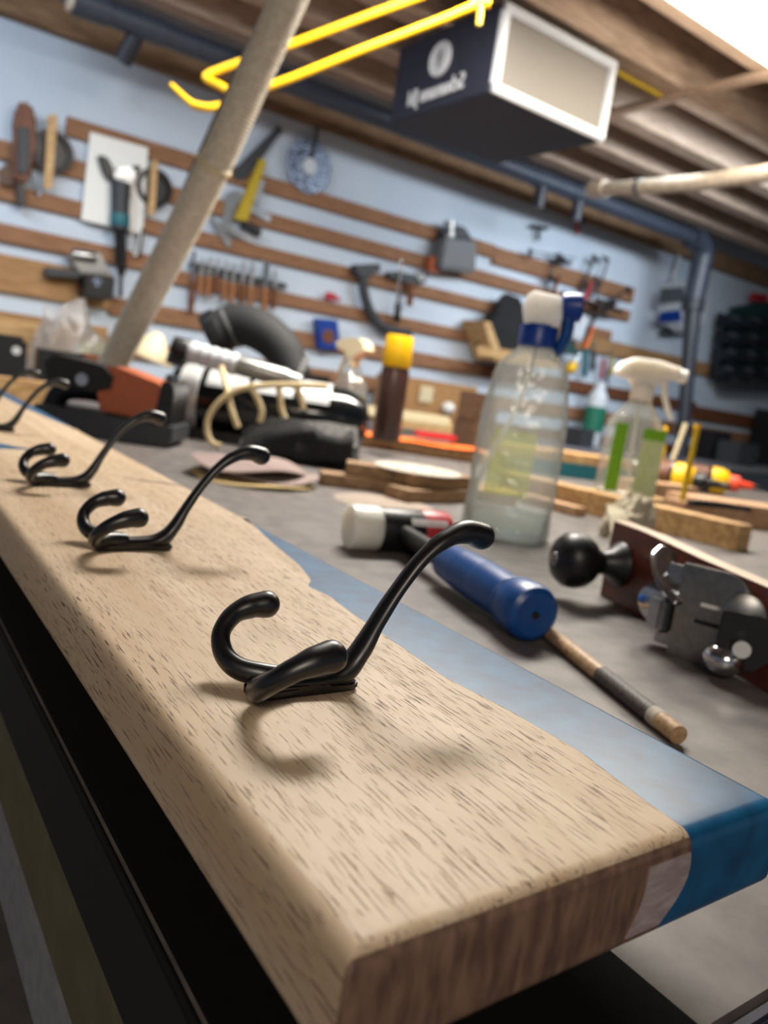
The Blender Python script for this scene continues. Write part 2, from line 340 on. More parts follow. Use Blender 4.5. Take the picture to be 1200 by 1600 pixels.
# ================================================================== THE ROOM
FZ = -0.95
setting('floor', bx((-3, -2.5, FZ - .05), (7.0, 3.1, FZ)), 'floor')
setting('wall_back', bx((-3, WY, FZ), (7.0, 3.1, 1.36)), 'wall')
setting('wall_right', bx((6.9, -2.5, FZ), (7.0, WY, 1.36)), 'wall')
setting('ceiling', bx((-3, -2.5, 1.30), (7.0, 3.1, 1.36)), 'deck')
tn = 0
def trim(lo, hi, m, bev=.002):
    global tn; tn += 1
    return setting('trim_%d' % tn, bx(lo, hi, bev), m)
trim((-3, WY - .05, 1.055), (6.9, WY, 1.15), 'plate', .004)                        # wall plate under the joists
for yc, w, m in ((-0.6, .08, 'joist'), (0.0, .08, 'joist'), (0.6, .08, 'joist'), (1.46, .085, 'joist'), (1.775, .095, 'joist'), (2.075, .085, 'joist'), (2.36, .085, 'joist'), (2.65, .085, 'joist')):
    trim((-3, yc - w / 2, 1.14), (6.9, yc + w / 2, 1.30), m, .004)                  # joists along the wall
trim((2.16, -2.4, 1.122), (2.20, 2.93, 1.14), 'joist', .002)                        # batten across the joists
for x0, x1, z0, z1, m in ((.61, 2.56, .760, .820, 'slat'), (2.56, 3.62, .735, .815, 'slat'), (-.6, 3.62, .632, .690, 'slat'), (-.6, 3.5, .507, .560, 'slat'),
                          (-.6, 1.0, .376, .434, 'slat'), (1.0, 3.1, .350, .402, 'slat'), (3.1, 4.7, .430, .508, 'slat_pale'),
                          (-.6, .80, .215, .337, 'slat_pale'), (.80, 2.6, .199, .262, 'slat'), (2.6, 4.4, .199, .262, 'slat_dark'), (-.6, .80, .010, .152, 'slat_pale'), (.80, 6.4, .055, .120, 'slat'),
                          (4.4, 6.8, .154, .240, 'slat_dark'), (1.0, 6.8, -.085, -.015, 'slat_dark')):
    trim((x0, WY - .022, z0), (x1, WY, z1), m)

# ceiling light panel
t = thing('ceiling_light', 'long white glowing light panel under the wooden joists', 'light', (1.9, 1.22, 1.10))
bx((1.50, 1.05, 1.115), (2.30, 1.39, 1.14), .004).build('housing', 'white_frame', t, True)
M['led'] = mat('led', (255, 244, 226), .5, var=0.0, emit=PANEL_STRENGTH)
bx((1.52, 1.07, 1.085), (2.28, 1.37, 1.115)).build('diffuser', 'led', t, True)

# ================================================================== WORKBENCH
t = thing('workbench', 'long dark grey workbench carrying the board, mallet and bottles', 'workbench', (1.0, 1.0, FZ))
bx((.0760, .088, BZ - .03), (2.3, 2.35, BZ), .002).build('worktop', 'bench', t, True)
bx((.0730, .088, BZ - .038), (.0760, 2.35, BZ - .0005), .001).build('edge_band', 'bench_edge', t, True)
bx((.0760, .092, BZ - .089), (.090, 2.35, BZ - .030), .001).build('apron', 'olive', t, True)
bx((.0750, .092, BZ - .131), (.090, 2.35, BZ - .089), .001).build('rail', 'grey_paint', t, True)
bx((.0735, .084, BZ - .038), (2.3, .088, BZ - .0005), .001).build('end_band', 'navy', t, True)
for x in (.14, 2.2):
    for y in (.16, 2.25): bx((x - .04, y - .04, FZ), (x + .04, y + .04, BZ - .03), .003).build('leg', 'pine', t, True)
tag(bx((.0764, .0885, BZ), (.192, 1.55, BZ + .0015), .0005).build('rubber_mat', 'mat_black'), 'thin black rubber mat in the dark gap under the oak board', 'mat')  # added black sheet: the board's deep shade on the bench, put in as colour
t = thing('wall_bench', 'pale wooden work surface running along the foot of the back wall', 'workbench', (3.0, 2.72, FZ))
bx((-.9, 2.46, -.10), (6.5, 2.96, -.07), .003).build('worktop', 'grey_paint', t, True)
for x in (-.7, 2.5, 6.3): bx((x - .04, 2.7, FZ), (x + .04, 2.78, -.10)).build('leg', 'pine', t, True)

# ================================================================== COAT RACK BOARD
X0, X1, Y0, Y1, TH, RD = .0765, .2235, .0965, 1.50, .027, .0045
bnd = [(.05, .1795), (.0965, .1795), (.115, .1815), (.14, .186), (.17, .185), (.20, .181), (.235, .184), (.27, .186), (.295, .189), (.312, .1865), (.322, .194), (.35, .202), (.40, .210), (.44, .2185), (.468, .2235), (.49, .2245), (.55, .226), (.85, .227), (.90, .2235), (.95, .216), (1.1, .205), (1.3, .200), (1.6, .195)]
def bx_at(y):
    for (a, xa), (b, xb) in zip(bnd, bnd[1:]):
        if a <= y <= b: return xa + (xb - xa) * (y - a) / (b - a)
    return bnd[-1][1]
ys = []
y = Y0
for k in range(7): ys.append(Y0 + RD * (1 - math.cos(math.pi / 2 * k / 6)))
y = ys[-1]
while y < Y1: y += .004 if y < .5 else .012; ys.append(min(y, Y1))
def dz_at(y):
    d = min(RD, max(0, y - Y0)); return RD - math.sqrt(max(0, RD * RD - (RD - d) ** 2))
def wood_sec(y):
    e = dz_at(y); b = bx_at(y); zt, zb = -e, -TH + e; P = []
    for k in range(7): a = math.pi / 2 * k / 6; P.append((X0 + RD - RD * math.cos(a), min(zt, -RD + RD * math.sin(a))))
    P.append((X0 + .02, zt))
    if b < X1 - .0004:
        for k in range(9):
            f = k / 8; P.append((b - .0075 * f * f + .0022 * math.sin(math.pi * f), zt + (zb - zt) * f))
    else:
        bb = min(b, X1)
        for k in range(9): a = math.pi * k / 8; P.append((bb - RD + RD * math.sin(a), (min(zt, -RD + RD * math.cos(a)) if k <= 4 else max(zb, -TH + RD + RD * math.cos(a)))))
    for k in range(7): a = math.pi / 2 * k / 6; P.append((X0 + RD - RD * math.sin(a), max(zb, -TH + RD - RD * math.cos(a))))
    return [V((x, y, z)) for x, z in P]
rack = thing('coat_rack_board', 'thick oak board with a blue resin edge carrying black hooks', 'coat rack', (.15, .8, -TH))
mb = MB(); R = [wood_sec(y) for y in ys]; mb.rings(R)
w = mb
for i, f in enumerate(w.f):
    ps = [w.v[k] for k in f]
    if all(p.y <= Y0 + RD * .30 for p in ps): w.mi[i] = 1
plank = w.build('oak_plank', ['oak', 'oak_end'], rack, True, ang=50); tag(plank, 'oak plank with open dark grain')
def resin_sec(y):
    e = dz_at(y); b = bx_at(y); zt, zb = -e, -TH + e; P = []
    for k in range(9): f = k / 8; P.append((min(b, X1 - .001) - .0075 * f * f + .0022 * math.sin(math.pi * f) + .0001, zt + (zb - zt) * f))
    P = P[::-1]
    for k in range(13): a = math.pi * k / 12; P.append((X1 - RD + RD * math.sin(a), min(zt, -RD + RD * math.cos(a)) if k <= 6 else max(zb, -TH + RD + RD * math.cos(a))))
    return [V((x, y, z)) for x, z in P]
mb = MB(); mb.rings([resin_sec(y) for y in ys if bx_at(y) < X1 - .0008 and y < .6]); tag(mb.build('resin_edge', 'resin', rack, True, ang=50), 'translucent blue resin filling the near edge')
mb = MB(); mb.rings([resin_sec(y) for y in ys if bx_at(y) < X1 - .0008 and y > .6]); tag(mb.build('resin_edge', 'resin', rack, True, ang=50), 'blue resin filling the far edge')
# pale sapwood rim on the end grain, blue pocket across the board near the third hook
mb = MB(); P = []
for k in range(9): f = k / 8; P.append((bx_at(Y0) - .0075 * f * f + .0022 * math.sin(math.pi * f) - .0004, -RD - (TH - 2 * RD) * f))
Q = [(bx_at(Y0) - .017 + .002 * math.sin(3 * k / 8) - .0005 * k, -RD - (TH - 2 * RD) * k / 8) for k in range(9)]
mb.prism(P + Q[::-1], Y0 - .00035, Y0 + .001, (V((0, 0, 0)), V((1, 0, 0)), V((0, 0, 1)), V((0, 1, 0)))); tag(mb.build('sapwood_rim', 'sapwood', rack, True), 'pale sapwood strip on the end grain')
pk = [(.0775, .790), (.0775, .700), (.095, .7075), (.118, .7165), (.135, .722), (.1395, .7275), (.128, .735), (.108, .762), (.095, .785)]
mb = MB(); mb.prism(pk, -.004, .0003, None); tag(mb.build('resin_pocket', 'resin', rack, True), 'blue resin pocket in the oak surface')
for i, (xx, yy, ln) in enumerate(((.212, .585, .05),)):
    mb = MB(); mb.tube([(xx - .030, yy + .016, .0001), (xx - .016, yy + .004, .0001), (xx, yy - .004, .0001), (xx + .009, yy - .012, .0001)], [.0004, .0016, .0022, .0006], n=8, flat=.15, up=(0, 1, 0))
    tag(mb.build('crack', 'walnut', rack, True), 'brown crack in the oak')
mb = MB()
for yy in (.45, .8, 1.2): mb.box((.125, yy, (BZ - TH) / 2), (.07, .03, -TH - BZ))
spacer = None
for yy in (.36, .80, 1.25):
    o = bx((.15, yy - .015, BZ + .0015), (.18, yy + .015, -TH)).build('support_block', 'pine')
    tag(o, 'small wooden block in the dark gap under the oak board', 'wood block', 'blocks under the oak board')

# ---- coat hooks
def make_hook(label):
    t = thing('coat_hook', label, 'coat hook', (0, 0, 0), 0, 'black double coat hooks')
    mb = MB()                                                # foot plate: a flat keel with a rounded outline
    out = [(-.003, 0), (-.0015, .0042), (.004, .0058), (.014, .0046), (.024, .0042), (.031, .0048), (.0352, .0040), (.0366, 0)]
    poly = out + [(p, -q) for p, q in out[-2:0:-1]]
    mb.prism(poly, 0, .0034, None, bev=.0009); mb.build('base_plate', 'black_metal', t)
    mb = MB()
    mb.tube([(.0, 0, .0034), (.012, 0, .0036), (.023, 0, .0040), (.0312, 0, .0058), (.0368, 0, .0125), (.0418, 0, .0225), (.0484, 0, .0338), (.0560, 0, .0440), (.0645, 0, .0508), (.0730, 0, .0535), (.0798, 0, .0522)],
            [.0034, .0040, .0046, .0054, .0046, .0038, .0034, .0034, .0040, .0050, .0054], n=18, per=8, up=(0, 1, 0), flat=[.62, .6, .6, .7, .66, .62, .62, .66, .74, .84, .9], round_ends=.9)
    mb.build('upper_arm', 'black_metal', t)
    for sg in (1, -1):
        mb = MB()
        mb.tube([(.012, sg * .001, .0046), (.004, sg * .0032, .0050), (-.0025, sg * .0085, .0058), (-.0050, sg * .0148, .0084), (-.0042, sg * .0206, .0130), (.0006, sg * .0240, .0178), (.0068, sg * .0246, .0204), (.0122, sg * .0240, .0212)],
                [.0034, .0038, .0036, .0034, .0033, .0036, .0045, .0049], n=18, per=8, up=(0, 0, 1), flat=[.8, .85, .9, .9, .9, .9, .9, .95], round_ends=.95)
        mb.build('prong', 'black_metal', t)
    return t
hk = make_hook('black coat hook nearest the cut end of the oak board')
hk.location = (.1075, .2040, 0); hk.rotation_euler = (0, 0, math.radians(-3))
for (x, y, a, lb) in ((.1080, .3845, -4, 'second black coat hook from the cut end, on plain oak before the crack'), (.1100, .5535, -2, 'third black coat hook from the cut end, beside the blue pocket'),
                      (.1100, .845, -2, 'fourth black coat hook along the oak board, in front of the orange tool'), (.1100, .985, -2, 'farthest black coat hook on the oak board, half out of view')):
    dup(hk, (x, y, 0), math.radians(a), lb)

# ================================================================== MALLET, DOWEL
E = az(838, 962, BZ + .0200); H = az(622, 828, BZ + .0215)
dH = (H - E); dH.z = 0; dH.normalize(); sH = V((dH.y, -dH.x, 0))
t = thing('mallet', 'soft faced mallet with blue grip lying on the grey bench', 'mallet', (H.x, H.y, BZ), 0)
hr = .0212; hc = V((H.x, H.y, BZ + hr)); la = (H - az(550, 822, BZ + hr)).length
ha = (az(692, 833, BZ + hr) - az(550, 823, BZ + hr)); ha.z = 0; hl = ha.length; ha.normalize()
h0 = az(550, 823, BZ + hr); h0.z = BZ + hr
MB().cyl(h0 + ha * .024, h0 + ha * (hl - .026), hr * .98, n=32, bev=.001).build('head', 'black', t, True)
MB().cyl(h0 - ha * .004, h0 + ha * .026, hr, n=32, bev=.002).build('white_face', 'milky', t, True)
MB().cyl(h0 + ha * (hl - .028), h0 + ha * (hl + .002), hr, n=32, bev=.002).build('red_face', 'red', t, True)
# sticker hugging the barrel
mb = MB(); x, y = mb.frame(ha); up = V((0, 0, 1)); fr = V((-ha.y, ha.x, 0)); fr = fr if fr.y < 0 else -fr
R = []
for k in range(5):
    a = math.radians(25 + 5 * k); nrm = fr * math.cos(a) + up * math.sin(a)
    R.append([h0 + ha * .052 + nrm * (hr * .98 + .0004), h0 + ha * .090 + nrm * (hr * .98 + .0004)])
mb.add([p for r in R for p in r], [[2 * i, 2 * i + 1, 2 * i + 3, 2 * i + 2] for i in range(4)]); mb.build('sticker', 'white', t, True)
hd = (E - V((H.x, H.y, E.z))).normalized(); L = (E - V((H.x, H.y, E.z))).length
mid = V((H.x, H.y, BZ + hr)); Eg = V((E.x, E.y, BZ + .0200))
ax_ = (Eg - mid).normalized(); LL = (Eg - mid).length
MB().lathe([(.0085, .010), (.0085, LL * .55)], mid, ax_, 20).build('shaft', 'black', t, True)
gs = LL * .43; prof = [(.010, gs), (.0135, gs + .004)]
n_r = 60
for i in range(n_r):
    f = i / (n_r - 1); h = gs + .006 + f * (LL - gs - .040); r = .0150 + .0022 * math.sin(f * 2.6)
    if .32 < f < .62: r -= .0006 * (0.5 + .5 * math.cos(i * 2.1))
    prof.append((r, h))
prof += [(.0185, LL - .030), (.0184, LL - .0295), (.0172, LL - .0285), (.0186, LL - .0275), (.0197, LL - .020), (.0199, LL - .008), (.0185, LL - .003), (.015, LL - .0005), (.011, LL - .0015), (.004, LL - .001)]
g = MB().lathe(prof, mid, ax_, 32).build('grip', 'blue', t, True); tag(g, 'ribbed blue grip')
MB().cyl(Eg - ax_ * .003, Eg + ax_ * .0002, .0026, n=14).build('hanging_hole', 'black', g, True)

d1 = az(1061, 1149, BZ + .0052); d0 = az(868, 998, BZ + .0052); dd = (d0 - d1).normalized()
t = thing('dowel', 'thin wooden dowel lying on the bench beside the blue resin edge', 'dowel', (d1.x, d1.y, BZ))
MB().cyl(d1, d0 + dd * .05, .0050, n=24, bev=.0004).build('rod', 'dowel', t, True)
MB().cyl(d1 + dd * .022, d1 + dd * .078, .00515, n=24).build('printed_band', 'grey_label', t, True)
MB().cyl(d1 + dd * .016, d1 + dd * .023, .0052, n=24).build('white_tag', 'disc_paper', t, True)

# ================================================================== LARGE SPRAY BOTTLE
def superell(c, a, b, p, n=36, rot=0.0):
    out = []
    for k in range(n):
        th = 6.28318 * k / n; cx, sy = math.cos(th), math.sin(th)
        x = a * math.copysign(abs(cx) ** (2 / p), cx); y_ = b * math.copysign(abs(sy) ** (2 / p), sy)
        out.append(c + V((x * math.cos(rot) - y_ * math.sin(rot), x * math.sin(rot) + y_ * math.cos(rot), 0)))
    return out
bp = az(787, 837, BZ); yaw = math.atan2(bp.y, bp.x) - math.pi / 2        # broad side towards the room's front
K = (bp - CAM).dot(RZ) / FPX                                            # metres per pixel here
t = thing('spray_bottle', 'large clear crinkled spray bottle with blue collar and trigger', 'spray bottle', bp, yaw)
def HH(px): return px * K * .89
secs = [(0, 62, 48), (4, 67, 53), (16, 68, 54), (60, 67, 53), (110, 67, 52), (150, 68, 52), (190, 66, 52), (225, 64, 50), (255, 60, 47), (280, 55, 43), (300, 46, 38), (313, 36, 32), (323, 28, 27), (330, 25, 25)]
mb = MB(); RR = []
SC = catmull([V((h, a, b)) for h, a, b in secs], 3)
for s_ in SC: RR.append(superell(V((0, 0, HH(s_.x))), s_.y * K, s_.z * K, 2.6))
mb.rings(RR)
mb.v = [p + V((noise.noise(p * 45) * .0022, noise.noise(p * 45 + V((5, 3, 1))) * .0022, 0)) if p.z > .01 else p for p in mb.v]
mb.build('bottle_body', 'clear', t)
mb = MB(); mb.rings([superell(V((0, 0, HH(h))), a * K * .955, b * K * .95, 2.6) for h, a, b in ((3, 62, 50), (20, 66, 52), (44, 66, 52))]); mb.build('water', 'water', t)
mb = MB(); R = []
for k in range(11):                                            # label on the far side, seen through the plastic
    xx = (-44 + 70 * k / 10) * K; yy = (51 * K) * (1 - min(1, abs(xx / (66 * K))) ** 2.6) ** (1 / 2.6) + .0006
    R.append([V((xx, yy, HH(62))), V((xx, yy, HH(182)))])
mb.add([p for r in R for p in r], [[2 * i, 2 * i + 1, 2 * i + 3, 2 * i + 2] for i in range(10)]); mb.build('label', 'label_film', t)
mb = MB(); R = []
mb.lathe([(26 * K, HH(326)), (28 * K, HH(328)), (28 * K, HH(360)), (26 * K, HH(364))], n=32).build('collar', 'blue_dark', t)
mb = MB(); mb.prism([(-24, 362), (28, 362), (30, 378), (26, 402), (22, 412), (-16, 416), (-25, 408), (-30, 388)], -.016, .016, (V((0, 0, 0)), V((K, 0, 0)), V((0, 0, K * .89)), V((0, -1, 0))), bev=.003)
mb.build('sprayer_head', 'white_soft', t)
mb = MB(); mb.tube([(V((30 * K, 0, HH(405)))), V((38 * K, 0, HH(382))), V((40 * K, 0, HH(355))), V((33 * K, 0, HH(325)))], [.011, .010, .009, .007], n=12, up=(0, 1, 0), flat=.8, round_ends=.8).build('trigger', 'blue', t)
mb = MB().lathe([(.008, 0), (.0145, .002), (.016, .010), (.016, .022), (.010, .025)], (25 * K, 0, HH(398)), (1, 0, .06), 20); mb.build('nozzle', 'blue_dark', t)
mb = MB().tube([(0, 0, HH(330)), (-4 * K, 0, HH(280)), (-16 * K, 0, HH(215)), (-36 * K, -.004, HH(150)), (-52 * K, -.008, HH(90)), (-54 * K, -.008, HH(30))], .0022, n=8); mb.build('dip_tube', 'milky', t)

# ================================================================== GREEN LABEL SPRAY BOTTLE
def small_sprayer(bp, yaw, K, label, cat, body_m, trig_m, name='spray_bottle', h_body=118, w=44, dpt=30, strips=None, k2=1.0):
    t = thing(name, label, cat, bp, yaw)
    RR = [superell(V((0, 0, h * K)), a * K, b * K, p, 40) for h, a, b, p in ((0, w - 4, dpt - 4, 5), (3, w, dpt, 5), (h_body * .5, w * 1.0, dpt, 5), (h_body, w * .98, dpt * .97, 5), (h_body + 12, w * .8, dpt * .85, 4), (h_body + 34, w * .42, dpt * .6, 2.4), (h_body + 42, w * .40, dpt * .56, 2.0))]
    mb = MB(); mb.rings(RR); mb.build('bottle_body', body_m, t)
    if strips:
        for nm, mm, x0, x1, z0, z1 in strips:
            bx((x0 * K, -dpt * K - .0012, z0 * K), (x1 * K, -dpt * K - .0002, z1 * K)).build(nm, mm, t)
    zc = h_body + 40
    MB().lathe([(w * .40 * K, zc * K), (w * .43 * K, (zc + 2) * K), (w * .40 * K, (zc + 24) * K), (w * .34 * K, (zc + 26) * K)], n=28).build('collar', trig_m, t)
    mb = MB(); z0 = zc + 22
    mb.prism([(-16, z0), (16, z0), (22, z0 + 12), (50, z0 + 17), (52, z0 + 38), (14, z0 + 44), (-22, z0 + 44), (-42, z0 + 34), (-50, z0 + 20), (-44, z0 + 12), (-24, z0 + 10)], -14, 14, (V((0, 0, 0)), V((K, 0, 0)), V((0, 0, K)), V((0, -K, 0))), bev=4 * K)
    mb.build('sprayer_head', trig_m, t)
    MB().cyl((50 * K, 0, (z0 + 27) * K), (66 * K, 0, (z0 + 25) * K), 10 * K, 11 * K, n=16).build('nozzle', trig_m, t)
    MB().tube([(34 * K, 0, (z0 + 16) * K), (36 * K, 0, (z0 - 4) * K), (46 * K, 0, (z0 - 26) * K), (56 * K, 0, (z0 - 44) * K)], [7 * K, 6 * K, 6 * K, 5 * K], n=10, up=(0, 1, 0), flat=.8, round_ends=.8).build('trigger', trig_m, t)
    MB().tube([(0, 0, zc * K), (2 * K, 0, 60 * K), (8 * K, 0, 12 * K)], 2 * K, n=8).build('dip_tube', 'milky', t)
    return t
bp = az(972, 772, BZ + .03); K = (bp - CAM).dot(RZ) / FPX
sp_pos = bp
small_sprayer(bp, math.atan2(bp.y, bp.x) - math.pi / 2 + .35, K * .93, 'clear spray bottle with green label stripes and white trigger on pale batten', 'spray bottle', 'clear_small', 'milky',
              strips=(('green_stripe', 'green', -43, -22, 6, 117), ('label', 'green_pale', 4, 42, 4, 96), ('label_edge', 'green', 4, 42, 96, 114)))
o = bx((bp.x - .07, bp.y - .045, BZ), (bp.x + .09, bp.y + .05, BZ + .0299), .002).build('lumber_offcut', 'pine_x'); tag(o, 'pale offcut under the green striped spray bottle', 'wood offcut')

# ================================================================== HAND PLANE ON ITS SIDE
P0 = az(938, 930, BZ); P1 = az(1040, 990, BZ); du = (P1 - P0); du.z = 0; du.normalize()
ang = math.atan2(du.y, du.x)
t = thing('hand_plane', 'hand plane with reddish body and black ball knob lying on its side', 'hand plane', P0, ang)
# local: x along the body, -y out of its face towards the board, z across its width
WP = .068; kz = WP * .50
def pl(u, n, z): return V((u, -n, z))
mb = MB(); mb.prism([(-.002, 0), (.30, 0), (.30, WP - .006), (.22, WP - .005), (.12, WP - .003), (.05, WP), (-.002, WP)], 0, .016, (V((0, 0, 0)), V((1, 0, 0)), V((0, 0, 1)), V((0, 1, 0))), bev=.001)
for i, f in enumerate(mb.f):
    ps = [mb.v[k] for k in f]
    if all(p.z > WP - .0075 for p in ps): mb.mi[i] = 1
mb.build('sole', ['mahogany', 'pale_steel'], t)
kn = MB().lathe([(.0185, 0), (.0195, .002), (.017, .006), (.0115, .012), (.0095, .019), (.012, .0245), (.0175, .029), (.0222, .036), (.0238, .044), (.0225, .052), (.0175, .0585), (.010, .062), (.001, .063)], (.022, 0, kz), (0, -1, 0), 32).build('knob', 'black', t)
MB().cyl((.022, -.0615, kz), (.022, -.0632, kz), .0055, n=16, bev=.0004).build('knob_screw', 'steel', kn)
bx((.0213, -.0635, kz - .0046), (.0227, -.0630, kz + .0046)).build('screw_slot', 'black', kn)
def plate(name, m, u0, n0, du_, dn_, length, z0, z1, th, rnd, slots=()):
    X = V((du_, -dn_, 0)).normalized(); N = V((X.y, -X.x, 0)); N = N if N.x > 0 else -N; Z = V((0, 0, 1)); h = (z1 - z0) / 2
    pts = [(0, -h), (length - rnd, -h)]
    for k in range(1, 7): b = math.pi / 2 * k / 6; pts.append((length - rnd + rnd * math.sin(b), -h + rnd * (1 - math.cos(b))))
    for k in range(0, 7): b = math.pi / 2 * k / 6; pts.append((length - rnd + rnd * math.cos(b), h - rnd + rnd * math.sin(b)))
    pts.append((0, h)); o = pl(u0, n0, (z0 + z1) / 2)
    mb = MB(); mb.prism(pts, 0, th, (o, X, Z, N), bev=.0006); r = mb.build(name, m, t)
    for (p, q, l, w_, m2) in slots:
        s2 = MB(); s2.prism([(p, q - w_ / 2), (p + l, q - w_ / 2), (p + l, q + w_ / 2), (p, q + w_ / 2)], th * .9, th + .0004, (o, X, Z, N)); s2.build('slot', m2, r)
    return r
plate('iron', 'steel_dark', .146, .030, .75, -.62, .046, .000, .066, .003, .018, slots=((.014, -.004, .020, .003, 'black'), (.016, .008, .016, .0025, 'white')))
plate('chip_breaker', 'steel', .130, .030, .80, -.55, .042, .004, .062, .003, .012)
mb = MB().tube([pl(.110, .020, WP * .96), pl(.117, .027, WP * .87), pl(.128, .030, WP * .75), pl(.140, .030, WP * .65), pl(.149, .028, WP * .56)], [.008, .010, .011, .011, .009], n=14, up=(0, 1, 0), flat=.35, round_ends=.6); mb.build('lever_cap', 'chrome', t)
MB().box(pl(.134, .032, WP * .38), (.018, .014, .026), bev=.003).build('cap_block', 'steel', t)
pr = [(.004, 0)]
for i in range(12): pr += [(.0155, .001 + i * .0012), (.0142, .0016 + i * .0012)]
pr += [(.004, .017)]
MB().lathe(pr, pl(.116, .020, WP * .44), (.75, -.65, .1), 24).build('cap_wheel', 'chrome', t)
pr = [(.004, 0)]
for i in range(8): pr += [(.0135, .001 + i * .0014), (.0120, .0017 + i * .0014)]
pr += [(.004, .013)]
MB().lathe(pr, pl(.182, .006, WP * .62), (.8, -.6, 0), 24).build('adjusting_wheel', 'steel_dark', t)
mb = MB(); mb.prism([(0, -.018), (.024, -.018), (.034, -.008), (.034, .012), (.024, .018), (0, .018)], 0, .006, (pl(.186, .026, WP * .42), V((.55, .83, 0)), V((0, 0, 1)), V((.83, -.55, 0))), bev=.001); lv = mb.build('lateral_lever', 'black', t)
MB().cyl(pl(.200, .018, WP * .38), pl(.206, .022, WP * .38), .0055, n=14).build('pivot', 'chrome', lv)
MB().ball(pl(.190, .020, .014), .0135, sc=(1, 1, .8)).build('depth_nut', 'chrome', t)

# crumpled rag behind the plane
def crumple(c, sx, sy, sz, seed, n=40, amp=.35, freq=3.0):
    mb = MB(); rings = []
    for i in range(n // 2 + 1):
        ph = math.pi / 2 * i / (n // 2); ring = []
        for k in range(n):
            th = 6.28318 * k / n; d = V((math.cos(th) * math.cos(ph), math.sin(th) * math.cos(ph), math.sin(ph)))
            q = 1 + amp * noise.fractal(d * freq + V((seed, seed * 2, 0)), 1.0, 2.0, 4)
            ring.append(V((c[0] + d.x * sx * q, c[1] + d.y * sy * q, max(c[2], c[2] + d.z * sz * q))))
        rings.append(ring)
    return mb.rings(rings)
rp = az(985, 845, BZ)
rp = rp + V((.01, .015, 0)); mb = crumple((rp.x, rp.y, BZ), .040, .032, .058, 3.1, amp=.22)
mb.tube([rp + V((-.02, .01, .035)), rp + V((-.035, -.01, .030)), rp + V((-.055, -.03, .012)), rp + V((-.06, -.045, .003))], [.012, .014, .011, .006], n=10, flat=.5)
tag(mb.build('rag', 'rag'), 'crumpled off-white rag on the bench behind the hand plane', 'rag')

# ================================================================== TIMBER ON THE BENCH
def beam(name, a, b, z0, w_, h, m, label, cat='timber', group=None, bev=.001, roll=0):
    """stick from pixel-placed floor points a to b (2D world), width w_, height h, resting on z0"""
    a, b = V((a[0], a[1], 0)), V((b[0], b[1], 0)); d = b - a; c = (a + b) / 2 + V((0, 0, z0 + h / 2))
    mb = MB().box(c, (d.length, w_, h), rot=(0, 0, math.atan2(d.y, d.x)), bev=bev)
    o = mb.build(name, m); return tag(o, label, cat, group)
a = az(800, 770, BZ); b = az(1135, 880, BZ)
q = az(1150, 862, BZ); p_ = az(865, 790, BZ); dirb = (q - p_).normalized(); nrm = V((-dirb.y, dirb.x, 0)); nrm = nrm if nrm.y > 0 else -nrm
pa = p_ - dirb * .12
beam('batten', pa + nrm * .02, q + nrm * .02, BZ, .042, .036, 'pine_x', 'long square pale batten on the bench behind the hand plane')
pb = p_ - dirb * .25 - nrm * .045; qb = q - dirb * .22 - nrm * .045
beam('batten', pb, qb, BZ, .030, .014, 'beech', 'thin flat strip lying in front of the long square batten')
o = az(1145, 800, BZ); 
beam('wood_block', az(1060, 815, BZ) + V((.06, .05, 0)), az(1200, 850, BZ) + V((.30, .07, 0)), BZ, .09, .040, 'beech', 'thick pinkish wood block at the right beyond the batten', 'wood block')
beam('wood_block', az(1030, 790, BZ) + V((.06, .15, 0)), az(1110, 800, BZ) + V((.14, .15, 0)), BZ, .07, .030, 'beech', 'wood block behind the square batten, next to the striped bottle', 'wood block')
pq = az(905, 747, BZ)
beam('storage_case', pq + V((-.12, .09, 0)), pq + V((.12, -.02, 0)), BZ, .12, .034, 'teal', 'low teal case between the clear bottle and striped bottle', 'case')
beam('plank', pq + V((-.16, .12, 0)), pq + V((.13, -.015, 0)), BZ + .0345, .13, .022, 'pine_x', 'pale plank lying on the low teal case behind the striped bottle', 'timber')

# sanding disc on small offcuts
sp = az(653, 731, BZ + .040)
ctr = V((sp.x, sp.y, 0)); dr = V((.80, -.60, 0)); pr_ = V((.60, .80, 0))
for i, (off, l, w_, z, m, rot, lb) in enumerate(((V((-.055, .02, 0)), .17, .045, 0, 'offcut', -25, 'lower left offcut of the stack under the pale sanding disc'), (V((-.005, -.045, 0)), .14, .045, 0, 'offcut', 10, 'bottom front offcut under the pale sanding disc'),
                                                (V((-.03, .01, 0)), .15, .045, .0185, 'offcut', -32, 'upper left offcut carrying the pale sanding disc'), (V((.015, -.03, 0)), .13, .04, .0185, 'offcut', 4, 'upper front offcut carrying the pale sanding disc'),
                                                (V((.11, -.01, 0)), .13, .05, 0, 'pine', -40, 'offcut between the sanding disc and the clear bottle'))):
    c = ctr + off; a_ = math.radians(rot); d = V((math.cos(a_), math.sin(a_), 0)) * (l / 2)
    beam('wood_offcut', c - d, c + d, BZ + z, w_, .018, m, lb, 'wood offcut', 'offcuts under the sanding disc')
def sanding_disc(c, r, th, m, label, group=None, holes=True, tilt=(0, 0, 0), wav=0.0):
    t = thing('sanding_disc', label, 'sanding disc', c, tilt, group)
    mb = MB().lathe([(r * .98, 0), (r, th * .5), (r * .98, th)], n=48)
    if wav: mb.warp(lambda p: p + V((0, 0, wav * (1 + math.sin(3 * math.atan2(p.y, p.x))) * (p.x ** 2 + p.y ** 2) / r ** 2)))
    mb.build('abrasive_sheet', m, t)
    if holes:
        for k in range(8): MB().cyl((r * .55 * math.cos(k * .785), r * .55 * math.sin(k * .785), th), (r * .55 * math.cos(k * .785), r * .55 * math.sin(k * .785), th + .0002), r * .07, n=12).build('dust_hole', 'grey_tape', t)
    return t
